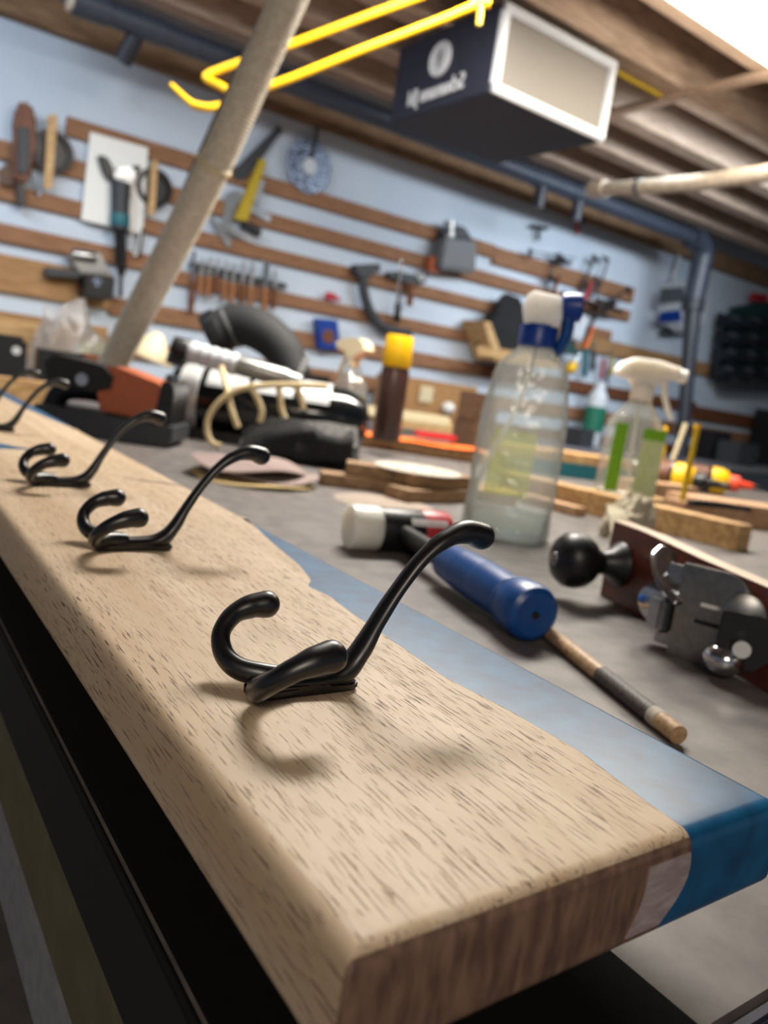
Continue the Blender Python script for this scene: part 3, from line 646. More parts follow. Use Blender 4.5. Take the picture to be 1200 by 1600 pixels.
sanding_disc((sp.x, sp.y, BZ + .0367), .066, .0022, 'disc_paper', 'pale sanding disc with dust holes lying on stacked offcuts')
fl = az(600, 787, BZ); sanding_disc((fl.x, fl.y, BZ), .068, .0012, 'dust', 'dusty grey sanding disc lying flat on the bench behind the mallet', holes=False)
dc = az(395, 750, BZ); K = (dc - CAM).dot(RZ) / FPX
sanding_disc((dc.x, dc.y, BZ), .085, .003, 'disc_buff', 'buff sanding disc at the bottom of the small pile', 'pile of used sanding discs', False, wav=.002)
sanding_disc((dc.x + .012, dc.y + .006, BZ + .0055), .083, .003, 'disc_pink', 'greyish pink sanding disc in the middle of the small pile', 'pile of used sanding discs', False, (0, 0, 1), .004)
sanding_disc((dc.x - .002, dc.y + .012, BZ + .0135), .080, .003, 'disc_pink', 'curled greyish pink sanding disc on top of the small pile', 'pile of used sanding discs', False, (0, 0, 2.2), .005)

# orange sheets, aerosol, small sprayer
op = az(600, 700, BZ); Ko = (op - CAM).dot(RZ) / FPX
beam('plank', op + V((-.14, .10, 0)), op + V((.24, -.16, 0)), BZ, .10, .026, 'pine', 'short board under the orange sheet and dark aerosol can', 'timber')
mb = MB(); N_ = 16; g = []
for i in range(N_ + 1):
    for j in range(7):
        p = V((-.20 + .40 * i / N_, -.075 + .15 * j / 6, 0)); p.z = .001 + .006 * abs(noise.noise(p * 14 + V((2, 0, 0))))
        g.append(p)
F = [[i * 7 + j, i * 7 + j + 1, (i + 1) * 7 + j + 1, (i + 1) * 7 + j] for i in range(N_) for j in range(6)]
top = [p + V((0, 0, .001)) for p in g]
mb.add(top, F); R_ = Matrix.Translation(V((op.x + .03, op.y - .02, BZ + .0262))) @ Matrix.Rotation(math.radians(-36), 4, 'Z'); mb.warp(lambda p: R_ @ p)
tag(mb.build('orange_sheet', 'orange_bright'), 'bright orange sheet lying under the dark aerosol can', 'cloth')
cb = az(602, 688, BZ + .034); cb = V((cb.x, cb.y, BZ + .0345)); Kc = (cb - CAM).dot(RZ) / FPX
t = thing('aerosol_can', 'dark brown aerosol can with bright yellow cap', 'aerosol can', cb)
MB().lathe([(.95 * 22 * Kc, 0), (22 * Kc, 2 * Kc), (22 * Kc, 106 * Kc), (20.5 * Kc, 112 * Kc), (18 * Kc, 117 * Kc)], n=32).build('can', 'brown_can', t)
MB().lathe([(21.5 * Kc, 113 * Kc), (22.5 * Kc, 115 * Kc), (21.5 * Kc, 156 * Kc), (19.5 * Kc, 161 * Kc), (.001, 162 * Kc)], n=32).build('cap', 'yellow', t)
sb = az(556, 686, BZ); sb = V((sb.x, sb.y, BZ)); Ks = (sb - CAM).dot(RZ) / FPX
sb = sb + V((.0, .06, 0))
small_sprayer(sb, math.radians(95), Ks * .68, 'small spray bottle with orange yellow label left of the dark aerosol can', 'spray bottle', 'clear_small', 'cream',
              strips=None, h_body=120, w=34, dpt=30)
t2 = [o for o in bpy.data.objects if o.name.startswith('spray_bottle')][-1]
bxm = MB(); bxm.rings([superell(V((0, 0, h * Ks * .68)), 35.2 * Ks * .68, 31.2 * Ks * .68, 5, 40) for h in (8, 92)], caps=False); bxm.build('label', 'yellow', t2)

# glue bottles lying down, with coloured spouts
def glue_bottle(c, d, label, capm, K):
    SC_ = K
    d = V(d).normalized(); t = thing('glue_bottle', label, 'glue bottle', c)
    o = V((c[0], c[1], c[2] + .0301 * K)); sc = lambda p: [(r * K, h * K) for r, h in p]
    MB().lathe(sc([(.024, -.125), (.029, -.122), (.029, -.10), (.0285, -.06), (.029, -.03), (.0282, -.028)]), o, d, 28).build('bottle_body', 'black_gloss', t, True)
    pr = []
    for i in range(7): pr += [(.0292, -.095 + i * .009), (.0300, -.092 + i * .009), (.0292, -.089 + i * .009)]
    MB().lathe(sc(pr), o, d, 28).build('ribbed_label', 'leather', t, True)
    MB().lathe(sc([(.029, -.028), (.0298, -.024), (.029, -.006), (.024, .006), (.016, .012)]), o, d, 28).build('shoulder', 'yellow', t, True)
    MB().lathe(sc([(.017, .010), (.018, .012), (.017, .030), (.010, .034), (.0065, .060), (.005, .062)]), o, d, 20).build('spout_cap', capm, t, True)
    MB().lathe(sc([(.006, .060), (.006, .072), (.004, .078)]), o, d, 14).build('spout_tip', 'black', t, True)
g1 = az(1072, 772, BZ); g2 = az(1126, 774, BZ)
glue_bottle((g1.x, g1.y, BZ), (.36, -.92, 0), 'dark glue bottle with yellow shoulder and black cap behind the wood blocks', 'black', 1.2)
glue_bottle((g2.x, g2.y, BZ), (.62, -.78, 0), 'dark glue bottle with yellow shoulder and red spout', 'red_orange', 1.15)
# upright pencils and small yellow tool
t = thing('pencil', 'yellow pencil standing upright among the glue bottles', 'pencil', az(1066, 782, BZ + .044))
pb_ = az(1066, 782, BZ + .044); Kp = (pb_ - CAM).dot(RZ) / FPX
MB().cyl((0, 0, 0), (0, 0, 112 * Kp), 5 * Kp, n=6).build('shaft', 'yellow_dull', t); MB().cyl((0, 0, 112 * Kp), (0, 0, 120 * Kp), 5.2 * Kp, n=12).build('eraser_end', 'yellow', t)
o = bx((pb_.x - .02, pb_.y - .02, BZ), (pb_.x + .02, pb_.y + .02, BZ + .0439), .002).build('pencil_block', 'beech'); tag(o, 'small drilled wood block holding the upright pencil', 'wood block')
pw = az(1046, 742, BZ); Kw = (pw - CAM).dot(RZ) / FPX
tag(MB().cyl((pw.x - .012, pw.y, BZ), (pw.x + .030, pw.y, BZ + 82 * Kw), .0075, n=8).build('wooden_stick', 'cream'), 'pale stick leaning behind the green striped bottle', 'stick')
py = az(1023, 746, BZ); Kw = (py - CAM).dot(RZ) / FPX; hb = 80 * Kw
tag(MB().lathe([(.014, 0), (.015, .002), (.015, hb * .55), (.008, hb * .75), (.007, hb * .84), (.010, hb * .86), (.010, hb * .97), (.004, hb)], (py.x, py.y, BZ), (0, 0, 1), 20).build('small_bottle', 'yellow'), 'small bright yellow bottle just right of the green striped bottle', 'bottle')
sd = az(1075, 790, BZ + .053)
t = thing('marking_knife', 'dark pen with silver clip lying on the thick wood block', 'pen', sd)
mb = MB().cyl(sd + V((0, 0, .004)), sd + V((.10, -.03, .004)), .004, n=12); mb.build('barrel', 'black', t, True)
MB().cyl(sd + V((0.01, -.003, .008)), sd + V((.07, -.021, .008)), .0015, n=8).build('clip', 'chrome', t, True)

# ================================================================== POWER TOOL PILE (left)
def D(u, v, d=1.5): return ad(u, v, d)
# orange belt sander
c0 = az(205, 690, BZ)
t = thing('belt_sander', 'orange and black hand sander at the left of the tool pile', 'sander', (c0.x, c0.y, BZ))
ex = V((.82, -.57, 0)); ey = V((.57, .82, 0)); ez = V((0, 0, 1)); k = (c0 - CAM).dot(RZ) / FPX
def fr(o): return (o, ex, ez, -ey)
o0 = V((c0.x, c0.y, BZ)) + ey * .03
MB().prism([(-150, 0), (56, 0), (70, 12), (70, 34), (-140, 40), (-158, 22)], -.05, .06, (o0, ex * k, ez * k, -ey), bev=.004).build('base', 'charcoal', t, True)
MB().prism([(-48, 42), (44, 38), (48, 84), (38, 96), (-30, 112), (-62, 108)], -.04, .045, (o0, ex * k, ez * k, -ey), bev=.012, seg=3).build('body', 'orange', t, True)
MB().prism([(-128, 76), (-60, 70), (-34, 78), (-30, 96), (-46, 110), (-120, 118), (-136, 104)], -.03, .052, (o0, ex * k, ez * k, -ey), bev=.012, seg=3).build('front_grip', 'black_matte', t, True)
MB().tube([o0 + ex * (-140 * k) + ez * (30 * k), o0 + ex * (-120 * k) + ez * (62 * k), o0 + ex * (-60 * k) + ez * (66 * k), o0 + ex * (-30 * k) + ez * (40 * k)], .018, n=10).build('belt_guard', 'black', t, True)
MB().prism([(36, 34), (62, 36), (64, 90), (56, 102), (44, 100)], -.045, .05, (o0, ex * k, ez * k, -ey), bev=.010, seg=3).build('motor_end', 'black', t, True)
MB().cyl(o0 - ey * .052 + ex * (-74 * k) + ez * (86 * k), o0 - ey * .06 + ex * (-74 * k) + ez * (86 * k), .010, n=16).build('lock_button', 'chrome', t, True)
# big black barrel tool with silver panels
b0 = az(395, 705, BZ); k = (b0 - CAM).dot(RZ) / FPX; b0 = V((b0.x, b0.y, BZ)) + ey * .14
k *= 1.08
t = thing('dust_extractor_motor', 'glossy black barrel shaped machine with silver panels', 'power tool', b0)
rb = 54 * k; oc = b0 + ez * (rb * 1.035); xa = (ex + ez * -.0).normalized()
MB().lathe([(rb * .55, -150 * k), (rb * .86, -148 * k), (rb * .95, -120 * k), (rb, -100 * k), (rb, 60 * k), (rb * .92, 120 * k), (rb * .7, 150 * k), (rb * .3, 156 * k)], oc, xa, 40).build('barrel', 'black_gloss', t, True)
MB().lathe([(rb * .90, -136 * k), (rb * .99, -134 * k), (rb * 1.03, -120 * k), (rb * 1.03, -104 * k), (rb * .98, -102 * k)], oc, xa, 40).build('front_ring', 'silver', t, True)
MB().lathe([(rb * .50, -152 * k), (rb * .62, -152 * k), (rb * .62, -162 * k), (rb * .5, -164 * k)], oc, xa, 32).build('inlet_collar', 'black', t, True)
def panel(a0, a1, x0, x1, nm):
    mb = MB(); R = []
    for i in range(9):
        a = math.radians(a0 + (a1 - a0) * i / 8); nn = -ey * math.cos(a) + ez * math.sin(a)
        R.append([oc + xa * (x0 * k) + nn * (rb * 1.0 + .0005), oc + xa * (x1 * k) + nn * (rb * 1.0 + .0005), oc + xa * (x1 * k) + nn * (rb * 1.02 + .001), oc + xa * (x0 * k) + nn * (rb * 1.02 + .001)])
    mb.rings(R); mb.build(nm, 'silver', t, True)
panel(28, 84, -92, -30, 'silver_panel'); panel(28, 84, -22, 40, 'silver_panel'); panel(24, 80, 50, 96, 'silver_panel')
MB().box(oc + ez * (rb * .98) + xa * (20 * k), (150 * k, .03, .03), rot=(0, 0, math.atan2(ex.y, ex.x)), bev=.008).build('carry_handle', 'black', t, True)
MB().prism([(-130, 0), (130, 0), (120, 16), (-120, 16)], -.07, .07, (b0, ex * k, ez * k, -ey), bev=.002).build('foot', 'black', t, True)
# telescopic wand lying across the barrel
w0 = ad(288, 547, 1.46); w1 = ad(362, 565, 1.455); w2 = ad(470, 598, 1.45)
t = thing('vacuum_wand', 'grey telescopic vacuum tube with ribbed grip lying across the black machine', 'vacuum tube', (w1.x, w1.y, BZ))
dw = (w2 - w0).normalized(); pr = [(.012, 0)]
for i in range(5): pr += [(.019, .012 + i * .019), (.021, .016 + i * .019), (.021, .024 + i * .019), (.019, .028 + i * .019)]
MB().lathe([(.014, -.022), (.021, -.020), (.022, .006), (.018, .012)], w0, dw, 24).build('end_cap', 'black', t, True)
MB().lathe(pr + [(.017, .108)], w0, dw, 24).build('ribbed_grip', 'meter_grey', t, True)
MB().lathe([(.0185, .106), (.0185, .20), (.0155, .205), (.0155, (w2 - w0).length)], w0, dw, 24).build('tube', 'steel_dark', t, True)
p0, p1, p2 = ad(262, 556, 1.60), ad(350, 578, 1.62), ad(430, 597, 1.64)
tag(MB().tube([p0, p1, p2], .014, n=14).build('vacuum_tube', 'charcoal'), 'thin dark tube under the ribbed vacuum wand', 'vacuum tube')
# thick bent black nozzle
n_ = [ad(338, 522, 1.70), ad(368, 508, 1.70), ad(405, 516, 1.68), ad(440, 545, 1.67), ad(462, 592, 1.66)]
t = thing('vacuum_nozzle', 'thick bent black vacuum elbow standing on top of the tool pile', 'vacuum nozzle', (n_[2].x, n_[2].y, BZ))
MB().tube(n_, [.046, .046, .044, .042, .036], n=20, round_ends=.3).build('elbow', 'black_matte', t, True)
q0 = n_[0]; qd = (n_[1] - n_[0]).normalized(); MB().lathe([(.036, -.020), (.050, -.018), (.053, -.004), (.053, .012), (.047, .016)], q0, qd, 32).build('end_ring', 'black', t, True)
MB().lathe([(.047, .030), (.0475, .034), (.047, .038)], q0, qd, 32).build('seam_ring', 'grey_tape', t, True)
MB().box(ad(474, 572, 1.62), (.012, .02, .045), rot=(0, .3, -.5), bev=.003).build('clip', 'silver', t, True)
# cream cable loops
cz = lambda u, v, d=1.36: ad(u, v, d)
t = thing('power_cable', 'cream power cable looping over the black machine', 'cable', (b0.x, b0.y, BZ))
for P in ([cz(512, 604), cz(470, 602), cz(420, 602), cz(375, 608), cz(345, 626), cz(326, 652), cz(324, 676), cz(332, 692), cz(345, 697)], [cz(346, 575, 1.42), cz(353, 600, 1.38), cz(362, 640, 1.36), cz(372, 668, 1.36)],
          [cz(390, 602), cz(402, 622), cz(409, 642), cz(406, 660)], [cz(434, 600), cz(438, 622), cz(440, 640), cz(446, 655)], [cz(462, 602), cz(470, 620), cz(474, 640)]):
    MB().tube(P, .0055, n=10, per=8).build('cable_loop', 'cable_cream', t, True)
# black dust bag
bg = az(458, 726, BZ); kb = (bg - CAM).dot(RZ) / FPX; bg = V((bg.x, bg.y, BZ)) + ey * .07
t = thing('dust_bag', 'crumpled black cloth dust bag in front of the black machine', 'dust bag', bg)
def bagpt(p): 
    q = noise.noise_vector(p * 13 + V((3, 1, 7))) * .017 + noise.noise_vector(p * 34 + V((1, 4, 2))) * .010; return p + V((q.x, q.y, q.z if p.z > BZ + .004 else 0))
mb = MB(); R = []
for x_, h, d_ in ((-98, 20, .02), (-92, 34, .045), (-50, 54, .06), (0, 62, .065), (50, 64, .065), (88, 60, .065), (96, 40, .06), (98, 10, .05)):
    ring = []
    for i in range(28):
        a = 6.28318 * i / 28; cx, sy = math.cos(a), math.sin(a)
        ring.append(bg + ex * (x_ * kb) + ey * (d_ * math.copysign(abs(cx) ** .7, cx)) + ez * (h * kb * (.5 + .5 * math.copysign(abs(sy) ** .7, sy))))
    R.append(ring)
mb.rings(R)
bm = bmesh.new(); me_ = bpy.data.meshes.new('tmp'); me_.from_pydata([tuple(p) for p in mb.v], [], mb.f); bm.from_mesh(me_); bmesh.ops.subdivide_edges(bm, edges=bm.edges[:], cuts=2, use_grid_fill=True); mb = MB().addbm(bm); bpy.data.meshes.remove(me_)
mb.warp(bagpt); mb.v = [V((p.x, p.y, max(BZ, p.z))) for p in mb.v]
mb.build('bag', 'black_cloth', t, True, ang=24)
mb = MB(); R = []
for i in range(9):
    f = i / 8; e_ = bg + ex * ((-94 + 186 * f) * kb); R.append([e_ - ey * (.066 - .03 * (1 - f)) + ez * ((14 + 36 * min(1, f * 2.2)) * kb), e_ - ey * .02 + ez * ((24 + 44 * min(1, f * 2)) * kb + .012), e_ + ey * .02 + ez * ((22 + 44 * min(1, f * 2)) * kb + .010)])
mb.add([p for r in R for p in r], [[i * 3 + j, i * 3 + j + 1, (i + 1) * 3 + j + 1, (i + 1) * 3 + j] for i in range(8) for j in range(2)]); mb.warp(lambda p: p + noise.noise_vector(p * 18) * .008 - V((0, 0, .010)))
mb.build('flap', 'grey_cloth', t, True)
# cream funnel
fn = ad(232, 560, 1.75)
tag(MB().lathe([(.052, 0), (.05, .012), (.03, .035), (.014, .058), (.008, .062)], fn, (.25, -.1, .9), 28).build('funnel', 'cream'), 'cream cone shaped cap standing behind the orange sander', 'funnel')

# ================================================================== HOSE, CABLE
ht = [ad(165, 592, 1.66), ad(200, 522, 1.56), ad(262, 402, 1.44), ad(314, 300, 1.36), ad(357, 210, 1.31), ad(392, 130, 1.28), ad(428, 50, 1.25), ad(465, -35, 1.22), ad(510, -140, 1.19)]
Q = catmull(ht, 34); t = thing('vacuum_hose', 'ribbed beige vacuum hose slanting down from the ceiling to the tool pile', 'hose', (ht[0].x, ht[0].y, BZ))
mb = MB(); N_ = len(Q); pts = []
mb.tube([Q[i // 4] + (Q[min(i // 4 + 1, N_ - 1)] - Q[i // 4]) * ((i % 4) / 4) for i in range(4 * N_ - 3)], [.0272], n=20, smooth=False) if False else None
R = []; T0 = None; x = None; acc = 0.0; pitch = .0062
QQ = []
for i in range(N_ - 1):
    for k_ in range(3): QQ.append(Q[i].lerp(Q[i + 1], k_ / 3))
QQ.append(Q[-1]); x = V((1, 0, 0))
for i, q in enumerate(QQ):
    T = (QQ[min(i + 1, len(QQ) - 1)] - QQ[max(i - 1, 0)]).normalized(); x = (x - T * x.dot(T)).normalized(); y = T.cross(x)
    if i: acc += (q - QQ[i - 1]).length
    r = .0288 + .0010 * math.sin(6.28318 * acc / pitch)
    R.append([q + x * (r * math.cos(6.28318 * k_ / 20)) + y * (r * math.sin(6.28318 * k_ / 20)) for k_ in range(20)])
mb.rings(R); mb.build('ribbed_tube', 'hose', t, True, ang=80)
iq = min(range(len(QQ)), key=lambda i: (QQ[i] - ad(335, 258, 1.34)).length); T = (QQ[iq + 1] - QQ[iq]).normalized()
MB().lathe([(.029, -.006), (.0312, -.004), (.0312, .004), (.029, .006)], QQ[iq], T, 24).build('joint_ring', 'cream', t, True)
MB().lathe([(.026, -.03), (.030, -.028), (.031, .02), (.0275, .026)], ht[0], (ht[1] - ht[0]), 24).build('end_cuff', 'grey_tape', t, True)
cp = [ad(285, 305, 1.42), ad(309, 250, 1.38), ad(345, 170, 1.33), ad(382, 90, 1.29), ad(415, 20, 1.26), ad(455, -70, 1.22)]
tag(MB().tube(cp, .0055, n=10, per=8).build('black_cable', 'charcoal'), 'dark cable running alongside the beige vacuum hose', 'cable')

# ================================================================== YELLOW CEILING HANGER
hy = 1.95
t = thing('tool_hanger', 'bright yellow steel rod hanger with a curled hook end under the joists', 'hanger', (1.0, 1.95, 1.0))
def hp(u, v, d): return ad(u, v, d)
r_ = .0088
MB().tube([hp(664, -8, 1.72), hp(560, 30, 1.72), hp(470, 64, 1.72), hp(388, 93, 1.72), hp(326, 116, 1.72), hp(327, 126, 1.715), hp(345, 135, 1.70), hp(361, 148, 1.69), hp(352, 163, 1.68), hp(325, 168, 1.67), hp(302, 164, 1.67)], r_, n=14, per=7).build('upper_rod', 'yellow', t, True)
MB().tube([hp(302, 164, 1.67), hp(290, 154, 1.665), hp(267, 132, 1.66)], [.0085, .0065, .0055], n=12, per=5).build('hook_tip', 'yellow', t, True)
MB().tube([hp(358, 153, 1.69), hp(440, 128, 1.69), hp(560, 80, 1.69), hp(680, 34, 1.69), hp(742, 8, 1.69)], r_, n=14, per=6).build('lower_rod', 'yellow', t, True)
MB().tube([hp(735, 6, 1.69), hp(748, 2, 1.69), hp(766, 6, 1.69)], .010, n=10).build('end_bracket', 'yellow', t, True)
MB().tube([hp(750, 2, 1.69), hp(750, 22, 1.69), hp(748, 40, 1.69)], [.008, .007, .006], n=10).build('drop_pin', 'yellow_dull', t, True)
MB().tube([hp(748, 4, 1.69), hp(756, -30, 1.69), hp(762, -60, 1.69)], .008, n=10).build('ceiling_stem', 'yellow', t, True)
pa, pb = az(962, 112, 1.128), az(1032, 150, 1.128)
tag(MB().box((pa + pb) / 2, ((pb - pa).length, .014, .012), rot=(0, 0, math.atan2((pb - pa).y, (pb - pa).x)), bev=.002).build('yellow_bar', 'yellow_dull'), 'short yellow bar fixed under a joist right of the air filter', 'bar')

# ================================================================== AIR FILTER BOX
FX0, FX1, FY0, FY1, FZ0, FZ1 = 1.370, 1.815, 1.705, 2.171, .880, 1.098
t = thing('air_filter', 'dark navy ceiling air filter box with white framed grille', 'air filter', ((FX0 + FX1) / 2, (FY0 + FY1) / 2, FZ0))
bx((FX0, FY0 + .012, FZ0), (FX1, FY1, FZ1), .003).build('housing', 'navy', t, True)
mb = MB(); fw = .025
mb.box(((FX0 + FX1) / 2, FY0 + .004, FZ0 + fw / 2), (FX1 - FX0, .022, fw), bev=.005); mb.box(((FX0 + FX1) / 2, FY0 + .004, FZ1 - fw / 2), (FX1 - FX0, .022, fw), bev=.005)
mb.box((FX0 + fw / 2, FY0 + .004, (FZ0 + FZ1) / 2), (fw, .0215, FZ1 - FZ0 - .002), bev=.005); mb.box((FX1 - fw / 2, FY0 + .004, (FZ0 + FZ1) / 2), (fw, .0215, FZ1 - FZ0 - .002), bev=.005)
mb.build('white_frame', 'white_frame', t, True)
bx((FX0 + fw * .8, FY0 + .006, FZ0 + fw * .8), (FX1 - fw * .8, FY0 + .012, FZ1 - fw * .8)).build('filter_screen', 'filter', t, True)
lc = ax(689, 93, FX0)
MB().lathe([(.047, 0), (.047, .005), (.044, .008), (.041, .005), (.001, .0045)], (FX0, lc.y, lc.z), (-1, 0, 0), 40).build('round_badge', 'meter_grey', t, True)
bd = [o for o in t.children if o.name.startswith('round_badge')][0]
mb = MB(); F0 = (V((FX0 - .0048, lc.y, lc.z)), V((0, -1, 0)), V((0, 0, 1)), V((-1, 0, 0)))
mb.prism([(.000, .026), (.010, .018), (.004, .010), (.010, .000), (.004, -.008), (.002, -.026), (-.006, -.012), (-.002, -.004), (-.009, .006), (-.004, .014)], 0, .0015, F0); mb.build('emblem', 'grey_tape', bd, True)
def mirrored_text(body, size, anchor_l, anchor_r, zlow, tilt, parent):
    cu = bpy.data.curves.new('txt', 'FONT'); cu.body = body; cu.size = 1.0; cu.extrude = .03
    ob = bpy.data.objects.new('txt', cu); C.objects.link(ob)
    dg = bpy.context.evaluated_depsgraph_get(); me = bpy.data.meshes.new_from_object(ob.evaluated_get(dg)); bpy.data.objects.remove(ob)
    xs = [v.co.x for v in me.vertices]; x0, x1 = min(xs), max(xs); wdt = abs(anchor_l - anchor_r); s_ = wdt / (x1 - x0)
    mb = MB()
    vs = [V((FX0 - .001 - (v.co.z + .03) * .06, anchor_r + (v.co.x - x0) * s_, zlow + v.co.y * size)) for v in me.vertices]
    mb.add(vs, [list(p.vertices) for p in me.polygons]); bpy.data.meshes.remove(me)
    return mb.build('lettering', 'meter_grey', parent, True)
tl = ax(638, 166, FX0); tr_ = ax(724, 138, FX0)
mirrored_text('Schumann Jbl', .062, tl.y, tr_.y, (tl.z + tr_.z) / 2 - .001, 0, t)
for x_, y_ in ((FX0 + .04, FY0 + .06), (FX1 - .04, FY0 + .06), (FX0 + .04, FY1 - .05), (FX1 - .04, FY1 - .05)):
    MB().cyl((x_, y_, FZ1 - .002), (x_, y_, 1.142 if y_ < 1.8 or y_ > 2.04 else 1.30), .006, n=8).build('hanging_bracket', 'steel', t, True)

# ================================================================== PIPES
def pz(u, v, z=1.06): return az(u, v, z)
t = thing('dust_pipe', 'grey plastic extraction pipe running under the ceiling along the wall', 'pipe', (2.2, 2.6, 1.0))
ya, za = 2.62, 1.055
def pipe_at(u, v): return ay(u, v, ya)
P = [pipe_at(140, 22), pipe_at(230, 52), pipe_at(400, 106), pipe_at(560, 165), pipe_at(880, 296), pipe_at(1000, 336), pipe_at(1085, 366)]
zs = sum(p.z for p in P) / len(P)
P = [V((p.x, ya, zs)) for p in P]; zP = zs
MB().cyl(P[0], P[-1], .036, n=24).build('main_run', 'pvc', t, True)
for p in (P[1], pipe_at(845, 285), pipe_at(905, 300)):
    MB().cyl(V((p.x - .045, ya, zP)), V((p.x + .045, ya, zP)), .039, n=24).build('coupling', 'pvc', t, True)
MB().cyl(V((P[0].x - .05, ya, zP)), V((P[0].x + .05, ya, zP)), .042, n=24).build('end_fitting', 'pvc', t, True)
MB().cyl(V((P[0].x - .06, ya, zP)), V((P[0].x - .045, ya, zP)), .036, n=24).build('end_cap', 'beige_pipe', t, True)
MB().cyl(V((P[1].x - .02, ya, zP)), V((P[1].x - .05, ya + .06, zP - .10)), .026, n=20).build('branch', 'pvc_dark', t, True)
for u_, v_ in ((847, 300), (907, 312)):
    p = pipe_at(u_, v_ - 14); MB().cyl(V((p.x, ya, zP)), V((p.x, ya, zP - .115)), .026, n=20).build('drop_branch', 'pvc_dark', t, True)
e1 = P[-1]; MB().tube([e1 - V((.02, 0, 0)), e1 + V((.05, 0, -.004)), e1 + V((.10, 0, -.05)), e1 + V((.105, 0, -.12))], .056, n=20, per=8).build('elbow', 'pvc', t, True)
pe = e1 + V((.105, 0, -.10)); pm = ay(1116, 495, ya); pm.x = pe.x
MB().cyl(pe, V((pe.x, ya, ay(1115, 480, ya).z)), .054, n=24).build('downpipe', 'pvc', t, True)
pd0 = V((pe.x, ya, ay(1115, 480, ya).z)); pd1 = ay(1064, 715, ya - .1)
MB().tube([pd0 + V((0, 0, .05)), pd0, pd0.lerp(pd1, .5), pd1], [.046, .044, .036, .034], n=18, per=6).build('flexible_drop', 'pvc_dark', t, True)
MB().cyl(pd0 + V((0, 0, .01)), pd0 - V((0, 0, .05)), .058, n=24).build('clamp_ring', 'pvc_dark', t, True)
t = thing('beige_pipe', 'beige waste pipe leaving the grey pipe towards the right edge', 'pipe', (2.6, 2.3, .9))
q0, q1, q2 = ad(938, 296, 3.0), ad(1080, 286, 2.62), ad(1260, 262, 2.25)
MB().tube([q0, q1, q2], .026, n=20, per=6).build('pipe_run', 'beige_pipe', t, True)
MB().cyl(q0 - (q1 - q0).normalized() * .05, q0 + (q1 - q0).normalized() * .03, .031, n=20).build('end_fitting', 'beige_pipe', t, True)
MB().cyl(q0.lerp(q1, .45), q0.lerp(q1, .49), .028, n=20).build('joint_ring', 'grey_tape', t, True)

# ================================================================== TOOLS ON THE WALL
def wpoly(pts, off): return [(wl(u, v, off).x, wl(u, v, off).z) for u, v in pts]
FW = lambda off: (V((0, WY - off, 0)), V((1, 0, 0)), V((0, 0, 1)), V((0, -1, 0)))
def wshape(pts, off, th, bev=0.0):
    return MB().prism(wpoly(pts, off), 0, th, FW(off), bev=bev)
def wthing(name, label, cat, u, v, group=None):
    p = wl(u, v, .022); return thing(name, label, cat, p, 0, group)
OFF = .024
# brown tool
t = wthing('power_planer', 'brown bodied tool with dark grip hanging at the left end of the wall', 'power tool', 30, 300)
wshape([(18, 195), (22, 170), (32, 158), (44, 164), (53, 185), (52, 230), (44, 285), (30, 292), (18, 285)], OFF, .05, .012).build('body', 'leather', t, True)
wshape([(27, 200), (45, 197), (46, 260), (38, 274), (27, 270)], OFF + .05, .012, .004).build('grip', 'charcoal', t, True)
wshape([(23, 288), (36, 290), (38, 324), (26, 325)], OFF, .03, .004).build('cord_end', 'black', t, True)
wshape([(-6, 268), (18, 250), (22, 290), (2, 292)], OFF, .02, .003).build('fence', 'walnut', t, True)
# black round guards clamped under a wooden strip
def guard(u0, v0, r, su, label, lean=0):
    t = wthing('blade_guard', label, 'guard', u0, v0 + 40)
    p = wl(u0, v0, OFF)
    MB().lathe([(r, 0), (r, .018), (r * .72, .020), (r * .70, .006), (r * .2, .006), (.001, .006)], p, (0, -1, 0), 36).build('disc', 'black', t, True)
    return t, p
t, p = guard(80, 238, .068, 0, 'black round guard held by a wooden strip at the upper left of the wall')
wshape([(74, 180), (89, 181), (81, 296), (67, 295)], OFF + .021, .014, .002).build('wooden_strip', 'pine', t, True)
MB().tube([wl(48, 272, .03), wl(56, 300, .03), wl(62, 305, .03), wl(62, 280, .03)], .003, n=8).build('wire_loop', 'steel', t, True)
t, p = guard(239, 294, .066, 0, 'black round guard held by a wooden strip right of the white board')
wshape([(236, 250), (246, 252), (240, 338), (229, 336)], OFF + .021, .014, .002).build('wooden_strip', 'pine', t, True)
# white board with polisher
t = wthing('backing_board', 'white panel on the slats behind the black polisher', 'board', 175, 357)
wshape([(140, 207), (230, 232), (222, 366), (126, 344)], OFF, .012, .001).build('panel', 'white', t, True)
t = wthing('angle_polisher', 'black rotary tool with blue band hanging on the white panel', 'power tool', 185, 460)
wshape([(150, 243), (166, 247), (180, 280), (168, 285), (158, 270)], OFF + .014, .03, .006).build('side_handle', 'black', t, True)
wshape([(196, 262), (216, 259), (216, 268), (203, 279), (196, 276)], OFF + .014, .03, .005).build('side_handle', 'black', t, True)
wshape([(172, 264), (204, 262), (205, 288), (175, 288)], OFF + .014, .06, .012).build('gear_head', 'silver', t, True)
a_, b_ = wl(189, 284, OFF + .045), wl(187, 358, OFF + .045)
MB().lathe([(.026, 0), (.033, .004), (.030, (b_ - a_).length * .6), (.031, (b_ - a_).length)], a_, b_ - a_, 24).build('motor_body', 'charcoal', t, True)
a_, b_ = wl(188, 334, OFF + .045), wl(187, 354, OFF + .045); MB().cyl(a_, b_, .0325, n=24, bev=.003).build('blue_band', 'teal', t, True)
a_, b_ = wl(187, 356, OFF + .04), wl(190, 430, OFF + .035); MB().lathe([(.027, 0), (.020, .02), (.019, (b_ - a_).length * .7), (.012, (b_ - a_).length)], a_, b_ - a_, 20).build('rear_grip', 'black', t, True)
a_, b_ = wl(189, 425, OFF + .035), wl(188, 464, OFF + .035); MB().cyl(a_, b_, .007, n=12).build('cord', 'black', t, True)
